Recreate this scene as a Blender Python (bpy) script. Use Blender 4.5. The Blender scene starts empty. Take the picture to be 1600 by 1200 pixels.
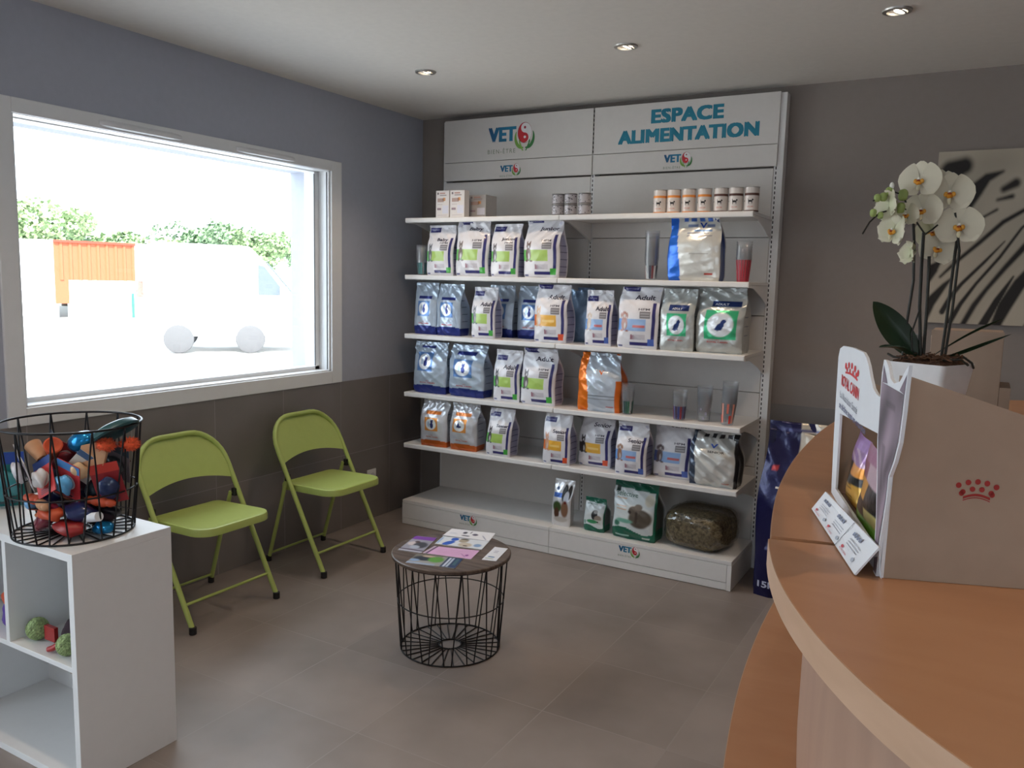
import bpy, bmesh, math, random
import numpy as np
from mathutils import Vector, Matrix

random.seed(7)
SC = bpy.context.scene
COL = SC.collection
PI = math.pi

# ------------------------------------------------------------------ camera
def cam_axes(p, r, y):
    p, r, y = map(math.radians, (p, r, y))
    fw = Vector((-math.sin(y)*math.cos(p), math.cos(y)*math.cos(p), math.sin(p)))
    rt = Vector((math.cos(y), math.sin(y), 0)); up = rt.cross(fw)
    return math.cos(r)*rt + math.sin(r)*up, -math.sin(r)*rt + math.cos(r)*up, fw
rt, up, fw = cam_axes(-7.2034, 1.387, 29.7702)
cd = bpy.data.cameras.new('camera'); cam = bpy.data.objects.new('camera', cd); COL.objects.link(cam)
cam.matrix_world = Matrix(((rt.x, up.x, -fw.x, 3.215), (rt.y, up.y, -fw.y, -4.3905), (rt.z, up.z, -fw.z, 1.4936), (0, 0, 0, 1)))
cd.sensor_width = 36; cd.lens = 1276.6/1600*36; cd.clip_start = .02; cd.clip_end = 300
SC.camera = cam

# ------------------------------------------------------------------ world, sun, exposure
SC.view_settings.view_transform = 'Standard'; SC.view_settings.look = 'None'
SC.view_settings.gamma = 1; SC.view_settings.use_curve_mapping = False
SC.view_settings.exposure = .93
world = bpy.data.worlds.new('sky'); SC.world = world; world.use_nodes = True
bg = world.node_tree.nodes['Background']
bg.inputs[0].default_value = (.80, .90, 1.0, 1); bg.inputs[1].default_value = 3.2
sd = bpy.data.lights.new('sun', 'SUN'); sun = bpy.data.objects.new('sun', sd); COL.objects.link(sun)
sd.energy = 8; sd.angle = .01; sd.color = (1, .95, .87)
sun.rotation_euler = Vector((-.55, .5, -.72)).to_track_quat('-Z', 'Y').to_euler()
def portal(x, y0, y1, z0, z1):
    d = bpy.data.lights.new('daylight_portal', 'AREA'); o = bpy.data.objects.new('daylight_portal', d); COL.objects.link(o)
    d.shape = 'RECTANGLE'; d.size = z1-z0; d.size_y = y1-y0; d.cycles.is_portal = True
    o.location = (x, (y0+y1)/2, (z0+z1)/2); o.rotation_euler = (0, -PI/2, 0)
portal(-.32, -2.60, -.868, .955, 2.073)
portal(-.32, -6.2, -3.75, 0.02, 2.15)
def portal2(loc, rz, w, h):
    d = bpy.data.lights.new('daylight_portal', 'AREA'); o = bpy.data.objects.new('daylight_portal', d); COL.objects.link(o)
    d.shape = 'RECTANGLE'; d.size = w; d.size_y = h; d.cycles.is_portal = True; o.location = loc; o.rotation_euler = (PI/2, 0, rz)
portal2((6.72, -6.0, 1.525), PI/2, 1.8, 1.15); portal2((2.95, -8.22, 1.525), PI, 1.3, 1.15)
try:
    SC.cycles.use_denoising = True; SC.cycles.max_bounces = 8; SC.cycles.transparent_max_bounces = 64; SC.cycles.sample_clamp_indirect = 6
except Exception: pass

# ------------------------------------------------------------------ helpers
def lin(c):
    return tuple(((x/255)/12.92 if x/255 <= .04045 else ((x/255+.055)/1.055)**2.4) for x in c)
def tag(o, label=None, cat=None, group=None, kind=None):
    if label: o['label'] = label
    if cat: o['category'] = cat
    if group: o['group'] = group
    if kind: o['kind'] = kind
    return o
def empty(name, loc, label, cat, group=None, rz=0):
    o = bpy.data.objects.new(name, None); COL.objects.link(o); o.location = loc; o.rotation_euler = (0, 0, rz)
    o.empty_display_size = .05
    return tag(o, label, cat, group)
class MB:
    def __init__(s): s.v = []; s.f = []; s.c = []; s.n = 0
    def add(s, v, f, c=(1, 1, 1)):
        v = [tuple(map(float, p)) for p in v]
        s.v += v; s.f += [tuple(int(i)+s.n for i in q) for q in f]
        if len(c) == 3 and not hasattr(c[0], '__len__'): s.c += [tuple(c)]*len(v)
        else: s.c += [tuple(map(float, q[:3])) for q in c]
        s.n += len(v); return s
    def box(s, x0, x1, y0, y1, z0, z1, c=(1, 1, 1)):
        v = [(x, y, z) for x in (x0, x1) for y in (y0, y1) for z in (z0, z1)]
        return s.add(v, [(0, 1, 3, 2), (4, 6, 7, 5), (0, 4, 5, 1), (2, 3, 7, 6), (0, 2, 6, 4), (1, 5, 7, 3)], c)
    def tube(s, pts, r, seg=8, c=(1, 1, 1), closed=False):
        P = [Vector(p) for p in pts]; n = len(P); rr = r if hasattr(r, '__len__') else [r]*n
        T = []
        for i in range(n):
            a = P[(i-1) % n] if (closed or i > 0) else P[i]; b = P[(i+1) % n] if (closed or i < n-1) else P[i]
            T.append((b-a).normalized())
        N = T[0].orthogonal().normalized(); V = []; F = []
        for i in range(n):
            N = (N-T[i]*N.dot(T[i])).normalized(); B = T[i].cross(N)
            for k in range(seg):
                a = 2*PI*k/seg; V.append(P[i]+(N*math.cos(a)+B*math.sin(a))*rr[i])
        for i in range(n if closed else n-1):
            j = (i+1) % n
            for k in range(seg):
                k2 = (k+1) % seg; F.append((i*seg+k, i*seg+k2, j*seg+k2, j*seg+k))
        if not closed: F.append(tuple(range(seg-1, -1, -1))); F.append(tuple((n-1)*seg+k for k in range(seg)))
        return s.add(V, F, c)
    def lathe(s, prof, ctr=(0, 0, 0), seg=32, c=(1, 1, 1), cap=True, M=None):
        V = []; F = []; m = len(prof); cc = []
        pc = c if hasattr(c[0], '__len__') else [c]*m
        for i, (r, z) in enumerate(prof):
            for k in range(seg):
                a = 2*PI*k/seg; p = Vector((r*math.cos(a), r*math.sin(a), z))
                if M is not None: p = M @ p
                V.append(p+Vector(ctr)); cc.append(pc[i])
        for i in range(m-1):
            for k in range(seg):
                k2 = (k+1) % seg; F.append((i*seg+k, i*seg+k2, (i+1)*seg+k2, (i+1)*seg+k))
        if cap: F.append(tuple(range(seg-1, -1, -1))); F.append(tuple((m-1)*seg+k for k in range(seg)))
        return s.add(V, F, cc)
    def prism(s, poly, a0, a1, axis=2, c=(1, 1, 1)):
        def P(p, a):
            return {2: (p[0], p[1], a), 1: (p[0], a, p[1]), 0: (a, p[0], p[1])}[axis]
        n = len(poly)
        s.add([P(p, a0) for p in poly]+[P(p, a1) for p in poly],
              [tuple(range(n-1, -1, -1)), tuple(range(n, 2*n))]+[(i, (i+1) % n, n+(i+1) % n, n+i) for i in range(n)], c)
        return s
    def blob(s, ctr, r, c=(1, 1, 1), nu=20, nv=12, noise=0, seed=0, rot=None):
        rs = random.Random(seed); ph = [(rs.uniform(2, 5), rs.uniform(2, 5), rs.uniform(2, 5), rs.uniform(0, 6)) for _ in range(4)]
        r = r if hasattr(r, '__len__') else (r, r, r); V = []; F = []
        for j in range(nv+1):
            t = PI*j/nv
            for i in range(nu):
                a = 2*PI*i/nu; d = Vector((math.sin(t)*math.cos(a), math.sin(t)*math.sin(a), math.cos(t)))
                k = 1+noise*sum(math.sin(q[0]*d.x+q[1]*d.y+q[2]*d.z+q[3]) for q in ph)/2
                p = Vector((d.x*r[0], d.y*r[1], d.z*r[2]))*k
                if rot is not None: p = rot @ p
                V.append(p+Vector(ctr))
        for j in range(nv):
            for i in range(nu):
                i2 = (i+1) % nu; F.append((j*nu+i, (j+1)*nu+i, (j+1)*nu+i2, j*nu+i2))
        return s.add(V, F, c)
    def build(s, name, m, parent=None, smooth=None, bevel=0, kind=None, label=None, loc=None):
        me = bpy.data.meshes.new(name); me.from_pydata(s.v, [], s.f)
        a = me.color_attributes.new('Col', 'FLOAT_COLOR', 'POINT')
        a.data.foreach_set('color', np.c_[np.array(s.c, dtype=np.float32).reshape(-1, 3), np.ones(s.n, dtype=np.float32)].ravel())
        bm = bmesh.new(); bm.from_mesh(me); bmesh.ops.recalc_face_normals(bm, faces=bm.faces) if s.n < 4000 else None
        bm.to_mesh(me); bm.free()
        me.materials.append(m); me.update()
        o = bpy.data.objects.new(name, me); COL.objects.link(o)
        if smooth is not None:
            me.shade_smooth(); me.set_sharp_from_angle(angle=math.radians(smooth))
        if bevel:
            b = o.modifiers.new('bevel', 'BEVEL'); b.width = bevel; b.segments = 2; b.limit_method = 'ANGLE'
        if parent: o.parent = parent
        if kind: o['kind'] = kind
        if label: o['label'] = label
        if loc: o.location = loc
        return o

def mat(name, col=None, rough=.5, metal=0, noise=.04, nscale=30, bump=0, bscale=60, spec=.5, vcol=False, trans=0, emis=None, coat=0, ior=1.45):
    m = bpy.data.materials.new(name); m.use_nodes = True; nt = m.node_tree; N = nt.nodes; L = nt.links
    b = N['Principled BSDF']; b.inputs['Roughness'].default_value = rough; b.inputs['Metallic'].default_value = metal
    b.inputs['Specular IOR Level'].default_value = spec; b.inputs['IOR'].default_value = ior
    if coat: b.inputs['Coat Weight'].default_value = coat; b.inputs['Coat Roughness'].default_value = .1
    tc = N.new('ShaderNodeTexCoord'); nz = N.new('ShaderNodeTexNoise'); nz.inputs['Scale'].default_value = nscale; nz.inputs['Detail'].default_value = 4
    L.new(tc.outputs['Object'], nz.inputs['Vector'])
    mx = N.new('ShaderNodeMix'); mx.data_type = 'RGBA'; mx.blend_type = 'MULTIPLY'; mx.inputs[0].default_value = 1
    mr = N.new('ShaderNodeMapRange'); mr.inputs[1].default_value = .3; mr.inputs[2].default_value = .7
    mr.inputs[3].default_value = 1-noise; mr.inputs[4].default_value = 1+noise
    L.new(nz.outputs[0], mr.inputs[0]); L.new(mr.outputs[0], mx.inputs[7])
    if vcol:
        at = N.new('ShaderNodeAttribute'); at.attribute_name = 'Col'; L.new(at.outputs['Color'], mx.inputs[6])
    else: mx.inputs[6].default_value = (*col, 1)
    L.new(mx.outputs[2], b.inputs['Base Color'])
    if bump:
        n2 = N.new('ShaderNodeTexNoise'); n2.inputs['Scale'].default_value = bscale; n2.inputs['Detail'].default_value = 3
        L.new(tc.outputs['Object'], n2.inputs['Vector'])
        bp = N.new('ShaderNodeBump'); bp.inputs['Strength'].default_value = bump; bp.inputs['Distance'].default_value = .01
        L.new(n2.outputs[0], bp.inputs['Height']); L.new(bp.outputs[0], b.inputs['Normal'])
    if trans:
        b.inputs['Transmission Weight'].default_value = trans
    if emis:
        b.inputs['Emission Color'].default_value = (*emis[0], 1); b.inputs['Emission Strength'].default_value = emis[1]
    return m
def clear_mat(name, tint=(1, 1, 1), alpha=.12, rough=.05, tintcol=None):
    """thin clear sheet: mostly see-through with a glossy film"""
    m = bpy.data.materials.new(name); m.use_nodes = True; nt = m.node_tree; N = nt.nodes; L = nt.links
    N.remove(N['Principled BSDF']); out = N['Material Output']
    tr = N.new('ShaderNodeBsdfTransparent'); tr.inputs[0].default_value = (*tint, 1)
    gl = N.new('ShaderNodeBsdfGlossy'); gl.inputs['Roughness'].default_value = rough
    fr = N.new('ShaderNodeLayerWeight'); fr.inputs[0].default_value = .5
    pw = N.new('ShaderNodeMath'); pw.operation = 'POWER'; pw.inputs[1].default_value = 4.5; L.new(fr.outputs['Facing'], pw.inputs[0])
    mr = N.new('ShaderNodeMapRange'); mr.inputs[3].default_value = alpha; mr.inputs[4].default_value = .9
    L.new(pw.outputs[0], mr.inputs[0]); mx = N.new('ShaderNodeMixShader')
    L.new(mr.outputs[0], mx.inputs[0]); L.new(tr.outputs[0], mx.inputs[1]); L.new(gl.outputs[0], mx.inputs[2])
    L.new(mx.outputs[0], out.inputs[0]); return m
def grid_mat(name, base, grout, ox, oy, pitch, gap, axes, rough=.4, var=.06, bump=.3, mott=.12):
    """square tiles with grout, computed from object coordinates"""
    m = mat(name, base, rough, noise=mott, nscale=2.2); nt = m.node_tree; N = nt.nodes; L = nt.links; b = N['Principled BSDF']
    tc = N.new('ShaderNodeTexCoord'); sp = N.new('ShaderNodeSeparateXYZ'); L.new(tc.outputs['Object'], sp.inputs[0])
    def mth(op, a, bb=None):
        n = N.new('ShaderNodeMath'); n.operation = op
        for i, q in enumerate((a, bb)):
            if q is None: continue
            if isinstance(q, (int, float)): n.inputs[i].default_value = q
            else: L.new(q, n.inputs[i])
        return n.outputs[0]
    ds = []; ids = []
    for ax, o in zip(axes, (ox, oy)):
        t = mth('DIVIDE', mth('SUBTRACT', sp.outputs[ax], o), pitch)
        fr = mth('FRACT', t); ids.append(mth('FLOOR', t))
        ds.append(mth('MINIMUM', fr, mth('SUBTRACT', 1.0, fr)))
    d = mth('MINIMUM', ds[0], ds[1]); g = mth('LESS_THAN', d, gap/pitch/2)
    cb = N.new('ShaderNodeCombineXYZ'); L.new(ids[0], cb.inputs[0]); L.new(ids[1], cb.inputs[1])
    wn = N.new('ShaderNodeTexWhiteNoise'); L.new(cb.outputs[0], wn.inputs[0])
    mr = N.new('ShaderNodeMapRange'); mr.inputs[3].default_value = 1-var; mr.inputs[4].default_value = 1+var; L.new(wn.outputs[0], mr.inputs[0])
    old = b.inputs['Base Color'].links[0].from_socket
    m1 = N.new('ShaderNodeMix'); m1.data_type = 'RGBA'; m1.blend_type = 'MULTIPLY'; m1.inputs[0].default_value = 1
    L.new(old, m1.inputs[6]); L.new(mr.outputs[0], m1.inputs[7])
    m2 = N.new('ShaderNodeMix'); m2.data_type = 'RGBA'; L.new(g, m2.inputs[0]); L.new(m1.outputs[2], m2.inputs[6]); m2.inputs[7].default_value = (*grout, 1)
    L.new(m2.outputs[2], b.inputs['Base Color'])
    bp = N.new('ShaderNodeBump'); bp.inputs['Strength'].default_value = bump; bp.inputs['Distance'].default_value = .002; bp.invert = True
    L.new(g, bp.inputs['Height']); L.new(bp.outputs[0], b.inputs['Normal'])
    nr = N.new('ShaderNodeTexNoise'); nr.inputs['Scale'].default_value = 6; L.new(tc.outputs['Object'], nr.inputs['Vector'])
    rr = N.new('ShaderNodeMapRange'); rr.inputs[3].default_value = rough-.08; rr.inputs[4].default_value = rough+.08
    L.new(nr.outputs[0], rr.inputs[0]); L.new(rr.outputs[0], b.inputs['Roughness'])
    return m
def wood_mat(name, c1, c2, rough=.35, scale=(1, 1, 1), ns=3, dist=2.0):
    m = mat(name, c1, rough, noise=.03); nt = m.node_tree; N = nt.nodes; L = nt.links; b = N['Principled BSDF']
    tc = N.new('ShaderNodeTexCoord'); mp = N.new('ShaderNodeMapping'); mp.inputs['Scale'].default_value = scale
    L.new(tc.outputs['Object'], mp.inputs[0]); nz = N.new('ShaderNodeTexNoise'); nz.inputs['Scale'].default_value = ns
    nz.inputs['Detail'].default_value = 6; nz.inputs['Distortion'].default_value = dist; L.new(mp.outputs[0], nz.inputs[0])
    cr = N.new('ShaderNodeValToRGB'); cr.color_ramp.elements[0].position = .35; cr.color_ramp.elements[1].position = .65
    cr.color_ramp.elements[0].color = (*c1, 1); cr.color_ramp.elements[1].color = (*c2, 1)
    L.new(nz.outputs[0], cr.inputs[0]); L.new(cr.outputs[0], b.inputs['Base Color']); return m

M = {}
M['wall'] = mat('lilac_grey_paint', (.41, .43, .50), .85, noise=.02, bump=.05, bscale=200)
M['wallb'] = mat('taupe_grey_paint', (.275, .235, .215), .85, noise=.02, bump=.05, bscale=200)
M['ceil'] = mat('white_ceiling_paint', (.80, .76, .71), .9, noise=.02)
M['floor'] = grid_mat('floor_tiles', (.25, .213, .195), (.285, .25, .23), .18, -.17, .4525, .004, (0, 1), .42, .07, .3, .20)
M['tileL'] = grid_mat('wall_tiles_left', (.20, .180, .172), (.30, .28, .27), -.338, -.008, .4525, .004, (1, 2), .35)
M['tileB'] = grid_mat('wall_tiles_back', (.20, .180, .172), (.30, .28, .27), .02, -.008, .4525, .004, (0, 2), .35)
M['pvc'] = mat('white_pvc', (.78, .79, .80), .35, noise=.01)
M['gasket'] = mat('grey_gasket', (.12, .13, .14), .6)
M['pane'] = clear_mat('window_glass', (.97, .985, .99), .02, 0.0)
M['metalw'] = mat('white_enamelled_steel', (.74, .73, .72), .38, noise=.015)
M['metalp'] = mat('white_back_panel', (.67, .635, .605), .5, noise=.015)
M['slot'] = mat('dark_slots', (.01, .01, .01), .8)
M['vc'] = mat('printed_card', rough=.5, vcol=True, noise=.02)
M['film'] = mat('printed_film', rough=.30, vcol=True, noise=.03, bump=.30, bscale=20, coat=.25)
M['foil'] = mat('printed_foil', rough=.28, metal=.35, vcol=True, noise=.04, bump=.45, bscale=17, coat=.2)
M['lime'] = mat('lime_green_steel', lin((172, 188, 104)), .38, noise=.02)
M['black'] = mat('black_plastic', (.012, .012, .013), .5)
M['wire'] = mat('black_wire', (.012, .012, .014), .4, metal=.3)
M['wtop'] = wood_mat('smoked_wood', (.060, .042, .034), (.145, .108, .086), .45, (1.2, 14, 1), 3, 1.0)
M['cab'] = mat('white_melamine', (.70, .70, .70), .4, noise=.01)
M['beech'] = wood_mat('beech_laminate', (.44, .215, .108), (.48, .245, .128), .32, (1, 3, 1), 5, .6)
M['beechp'] = wood_mat('beech_panel', (.35, .215, .155), (.39, .245, .175), .45, (4, 4, .6), 5, .6)
M['edge'] = wood_mat('beech_edge_band', (.50, .32, .21), (.54, .35, .235), .35, (2, 2, 8), 5, .5)
M['card'] = mat('brown_card', (.36, .265, .20), .75, noise=.03)
M['cardw'] = mat('white_card', (.74, .76, .80), .45, noise=.01)
M['trim'] = mat('brushed_steel', (.55, .53, .50), .35, metal=.8)
M['bulb'] = mat('lamp_glass', (1, 1, 1), .3, emis=((1, .86, .68), 14))
M['soil'] = mat('orchid_bark', (.10, .045, .022), .9, noise=.5, nscale=90, bump=.8, bscale=90)
M['pot'] = mat('white_ceramic', (.72, .72, .73), .3)
M['leaf'] = mat('orchid_leaf', (.012, .030, .011), .4, noise=.2, nscale=12)
M['stem'] = mat('dark_stem', (.018, .016, .010), .5)
M['petal'] = mat('cream_petal', rough=.55, vcol=True, noise=.03)
M['bud'] = mat('green_bud', (.32, .40, .12), .5, noise=.15)
M['hay'] = mat('pressed_hay', (.17, .135, .075), .9, noise=.6, nscale=70, bump=1.0, bscale=110)
M['clear'] = clear_mat('clear_film', (.90, .90, .88), .10, .12)
M['cup'] = clear_mat('clear_plastic_cup', (.955, .96, .965), .05, .12)
def milky(m, fac, c=(.85, .87, .9)):
    nt = m.node_tree; out = nt.nodes['Material Output']; src = out.inputs[0].links[0].from_socket
    df = nt.nodes.new('ShaderNodeBsdfDiffuse'); df.inputs[0].default_value = (*c, 1); mx = nt.nodes.new('ShaderNodeMixShader'); mx.inputs[0].default_value = fac
    nt.links.new(src, mx.inputs[1]); nt.links.new(df.outputs[0], mx.inputs[2]); nt.links.new(mx.outputs[0], out.inputs[0])
milky(M['cup'], .05)
M['knit'] = mat('green_mesh_ball', (.33, .43, .19), .8, noise=.5, nscale=120, bump=1, bscale=140)
M['can'] = mat('printed_tin', rough=.3, metal=.15, vcol=True)
M['fluff'] = mat('orange_fleece', (.80, .13, .05), .95, noise=.3, nscale=150)

# text --------------------------------------------------------------
_tc = {}
def text_mesh(s, bold=0.0, spacing=1.0):
    k = (s, bold, spacing)
    if k not in _tc:
        cu = bpy.data.curves.new('t', 'FONT'); cu.body = s; cu.size = 1; cu.offset = bold; cu.resolution_u = 3; cu.space_character = spacing
        o = bpy.data.objects.new('t', cu); COL.objects.link(o); bpy.context.view_layer.update()
        dg = bpy.context.evaluated_depsgraph_get(); e = o.evaluated_get(dg); me = e.to_mesh()
        V = np.array([v.co[:2] for v in me.vertices]); F = [tuple(p.vertices) for p in me.polygons]
        e.to_mesh_clear(); bpy.data.objects.remove(o); bpy.data.curves.remove(cu)
        mn = V.min(0); mx = V.max(0); V = (V-mn); _tc[k] = (V, F, mx-mn)
    return _tc[k]
def put_text(mb, s, fn, x, z, w, h, c, bold=0.0, off=.0008, spacing=1.0):
    """text scaled to w x h with lower left corner (x, z), mapped by fn(X, Z, off)"""
    V, F, d = text_mesh(s, bold, spacing)
    P = V/d*np.array([w, h])+np.array([x, z])
    mb.add(fn(P[:, 0], P[:, 1], off), F, c)
def put_heavy(mb, s, fn, x, z, w, h, c, k=.055, off=.0008, spacing=1.06):
    """extra-bold lettering: the same outlines laid side by side"""
    V, F, d = text_mesh(s, 0.0, spacing); e = k*h
    for i, (dx, dz) in enumerate(((-1, -.6), (-1, .6), (1, -.6), (1, .6), (0, 0), (-1, 0), (1, 0))):
        P = V/d*np.array([w-2*e, h-1.2*e])+np.array([x+e+dx*e, z+.6*e+dz*e])
        cc = [tuple(np.array(c[0])*(1-t)+np.array(c[1])*t) for t in np.clip((P[:, 0]-x)/w*1.6, 0, 1)] if hasattr(c[0], '__len__') else c
        mb.add(fn(P[:, 0], P[:, 1], off+i*.00004), F, cc)
def flat_fn(o, ux, uz, n):
    o, ux, uz, n = map(np.array, (o, ux, uz, n))
    return lambda X, Z, off: o+np.outer(X, ux)+np.outer(Z, uz)+n*off
def poly2(mb, fn, pts, c, off=.0006):
    P = np.array(pts, float); mb.add(fn(P[:, 0], P[:, 1], off), [tuple(range(len(P)))], c)
def ell(cx, cz, a, b, n=28, t0=0, t1=2*PI):
    return [(cx+a*math.cos(t0+(t1-t0)*i/n), cz+b*math.sin(t0+(t1-t0)*i/n)) for i in range(n if t1-t0 >= 2*PI-.01 else n+1)]
def strip2(mb, fn, A, B, c, off=.0006):
    n = len(A); P = np.array(A+B, float)
    mb.add(fn(P[:, 0], P[:, 1], off), [(i, i+1, n+i+1, n+i) for i in range(n-1)], c)

def veto_logo(parent, fn, s, faint=False):
    """VET + egg in two hands; (0,0) = lower left of the letters, s = letter height"""
    mb = MB(); teal = lin((30, 120, 155)); navy = lin((30, 80, 125))
    put_heavy(mb, 'VET', fn, 0, 0, 2.25*s, s, (navy, teal), .075, .0006)
    put_text(mb, 'BIEN-ÊTRE', fn, -.05*s, -.78*s, 2.25*s, .36*s, lin((120, 135, 110)), 0, .0006, 1.3)
    cx, cz = 2.92*s, .52*s; a, b = .56*s, .70*s
    red = lin((196, 40, 52)); dred = lin((150, 30, 60)); wh = (.78, .76, .76)
    poly2(mb, fn, ell(cx, cz, a, b), dred, .0006)
    poly2(mb, fn, ell(cx+.03*s, cz, a*.93, b*.95), wh, .0009)
    # red yin half: left side, with lower round lobe
    left = ell(cx, cz, a*.95, b*.95, 20, PI/2, 3*PI/2)
    poly2(mb, fn, left, red, .0012)
    poly2(mb, fn, ell(cx+.02*s, cz+b*.47, a*.55, b*.47), wh, .0015)
    poly2(mb, fn, ell(cx+.0*s, cz-b*.47, a*.55, b*.47), red, .0018)
    poly2(mb, fn, ell(cx+.02*s, cz+b*.50, a*.15, b*.14, 12), dred, .0021)
    poly2(mb, fn, ell(cx+.02*s, cz-b*.42, a*.17, b*.13, 12), wh, .0021)
    for sg, g0 in ((-1, lin((116, 160, 72))), (1, lin((58, 122, 66)))):
        A = []; B = []
        for i in range(19):
            t = i/18; ang = -PI/2+sg*(.10+t*1.72); th = .30*math.sin(PI*min(1, t*.96+.03))**.8+.02
            ka = a*1.16; kb = b*1.22
            A.append((cx+ka*math.cos(ang), cz-.12*s+kb*math.sin(ang))); B.append((cx+(1+th)*ka*math.cos(ang), cz-.12*s+(1+th)*kb*math.sin(ang)))
        strip2(mb, fn, A, B, g0, .0024)
        C_ = [(cx+sg*a*q, cz-b*r_) for q, r_ in ((.12, 1.75), (.35, 1.35), (.55, 1.02), (.62, .75), (.72, .62), (.80, .80), (.70, 1.12), (.50, 1.42), (.30, 1.72))]
        strip2(mb, fn, C_[:4]+[C_[4]], [C_[8], C_[7], C_[6], C_[5], C_[4]], tuple(np.array(g0)*1.25), .0027)
    return mb.build('logo', M['vc'], parent)

# ================================================================== SETTING
H = 2.5; XR = 6.5; YB = -8.0
WY0, WY1, WZ0, WZ1 = -2.60, -.868, .955, 2.073
def struct(o, label=None):
    o['kind'] = 'structure'
    if label: o['label'] = label
    return o
struct(MB().box(-.3, XR+.2, YB-.2, .2, -.12, 0).build('floor', M['floor']))
struct(MB().box(-.3, XR+.2, YB-.2, .2, H, H+.15).build('ceiling', M['ceil']))
# left wall with window and glazed door openings
DY0, DY1, DZ1 = -6.2, -3.75, 2.15
b = MB()
b.box(-.3, 0, DY1, WY0, 0, H); b.box(-.3, 0, WY1, .2, 0, H); b.box(-.3, 0, WY0, WY1, 0, WZ0); b.box(-.3, 0, WY0, WY1, WZ1, H)
b.box(-.3, 0, YB-.2, DY0, 0, H); b.box(-.3, 0, DY0, DY1, DZ1, H)
struct(b.build('wall_left', M['wall']))
struct(MB().box(0, XR, 0, .2, 0, H).build('wall_back', M['wallb']))
RY0, RY1, FX0, FX1, SZ0, SZ1 = -6.9, -5.1, 2.3, 3.6, .95, 2.1
struct(MB().box(XR, XR+.2, YB, RY0, 0, H).box(XR, XR+.2, RY1, .2, 0, H).box(XR, XR+.2, RY0, RY1, 0, SZ0).box(XR, XR+.2, RY0, RY1, SZ1, H).build('wall_right', M['wallb']))
struct(MB().box(-.3, FX0, YB-.2, YB, 0, H).box(FX1, XR+.2, YB-.2, YB, 0, H).box(FX0, FX1, YB-.2, YB, 0, SZ0).box(FX0, FX1, YB-.2, YB, SZ1, H).build('wall_front', M['wall']))
for nm_, ax, a0, a1, c0 in (('fill_window_2', 1, RY0, RY1, XR+.10), ('fill_window_3', 0, FX0, FX1, YB-.10)):  # unseen windows added to fill the room with daylight from right and behind
    def bb(mb, p0, p1, q0, q1, t=.03):
        return mb.box(c0-t, c0+t, p0, p1, q0, q1) if ax == 1 else mb.box(p0, p1, c0-t, c0+t, q0, q1)
    b = MB(); bb(b, a0, a0+.06, SZ0, SZ1); bb(b, a1-.06, a1, SZ0, SZ1); bb(b, a0, a1, SZ0, SZ0+.06); bb(b, a0, a1, SZ1-.06, SZ1)
    w2 = struct(b.build(nm_, M['pvc'], bevel=.003)); bb(MB(), 0, 0, 0, 0)
    g_ = MB(); bb(g_, a0+.05, a1-.05, SZ0+.05, SZ1-.05, .003); g_.build('pane', M['pane'], w2)
TZ = .885
struct(MB().box(0, .008, DY1, 0, 0, TZ).build('trim_1', M['tileL'], bevel=.001))
struct(MB().box(.008, XR, -.008, 0, 0, TZ).build('trim_2', M['tileB'], bevel=.001))
# window
b = MB()
oy0, oy1, oz0, oz1 = -2.67, -.785, .885, 2.13
b.box(0, .014, oy0, WY0, oz0, oz1); b.box(0, .014, WY1, oy1, oz0, oz1); b.box(0, .014, WY0, WY1, oz0, WZ0); b.box(0, .014, WY0, WY1, WZ1, oz1)
win = struct(b.build('window_1', M['pvc'], bevel=.003), 'wide white framed window above the grey tiles')
b = MB()
for (t, x0, x1) in ((.012, -.13, .0), (.045, -.15, -.075)):
    b.box(x0, x1, WY0, WY0+t, WZ0, WZ1); b.box(x0, x1, WY1-t, WY1, WZ0, WZ1); b.box(x0, x1, WY0, WY1, WZ0, WZ0+t*.6); b.box(x0, x1, WY0, WY1, WZ1-t*.12, WZ1)
b.build('window_frame', M['pvc'], win, bevel=.002)
b = MB(); b.box(-.076, -.0725, WY1-.049, WY1-.044, WZ0+.03, WZ1-.016); b.box(-.014, -.010, WY1-.016, WY1-.012, WZ0+.01, WZ1-.006)
b.build('gasket', M['gasket'], win)
MB().box(-.122, -.116, WY0+.03, WY1-.03, WZ0+.02, WZ1-.012).build('pane', M['pane'], win)
for y0, y1 in ((-2.25, -1.85), (-1.54, -1.15)):
    vp = [(0, 2.080), (.020, 2.084), (.024, 2.098), (.016, 2.108), (0, 2.112)]
    b = MB(); n = len(vp)
    ys = [y0, y0+.02, y0+.06, y1-.06, y1-.02, y1]; sc = [.15, .7, 1, 1, .7, .15]
    b.add([(.013+p[0]*k, y, 2.096+(p[1]-2.096)*(.5+.5*k)) for y, k in zip(ys, sc) for p in vp],
          [(i*n+j, i*n+j+1, (i+1)*n+j+1, (i+1)*n+j) for i in range(5) for j in range(n-1)]+[tuple(range(n)), tuple(5*n+j for j in range(n))])
    b.build('trickle_vent', M['pvc'], win, smooth=40)
# glazed entrance door further along the left wall (out of the frame, it lights the room)
b = MB()
for y in (DY0, (DY0+DY1)/2-.03, DY1-.06): b.box(-.12, -.06, y, y+.06, 0, DZ1)
b.box(-.12, -.06, DY0, DY1, 0, .08); b.box(-.12, -.06, DY0, DY1, DZ1-.06, DZ1)
dr = struct(b.build('door_1', M['pvc'], bevel=.003))
MB().box(-.095, -.09, DY0+.05, DY1-.05, .06, DZ1-.05).build('pane', M['pane'], dr)
b = MB(); b.tube([(-.06, -5.15, .95), (-.01, -5.15, .95), (-.01, -5.15, 1.15), (-.06, -5.15, 1.15)], .01); b.build('door_handle', M['trim'], dr, smooth=40)

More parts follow.
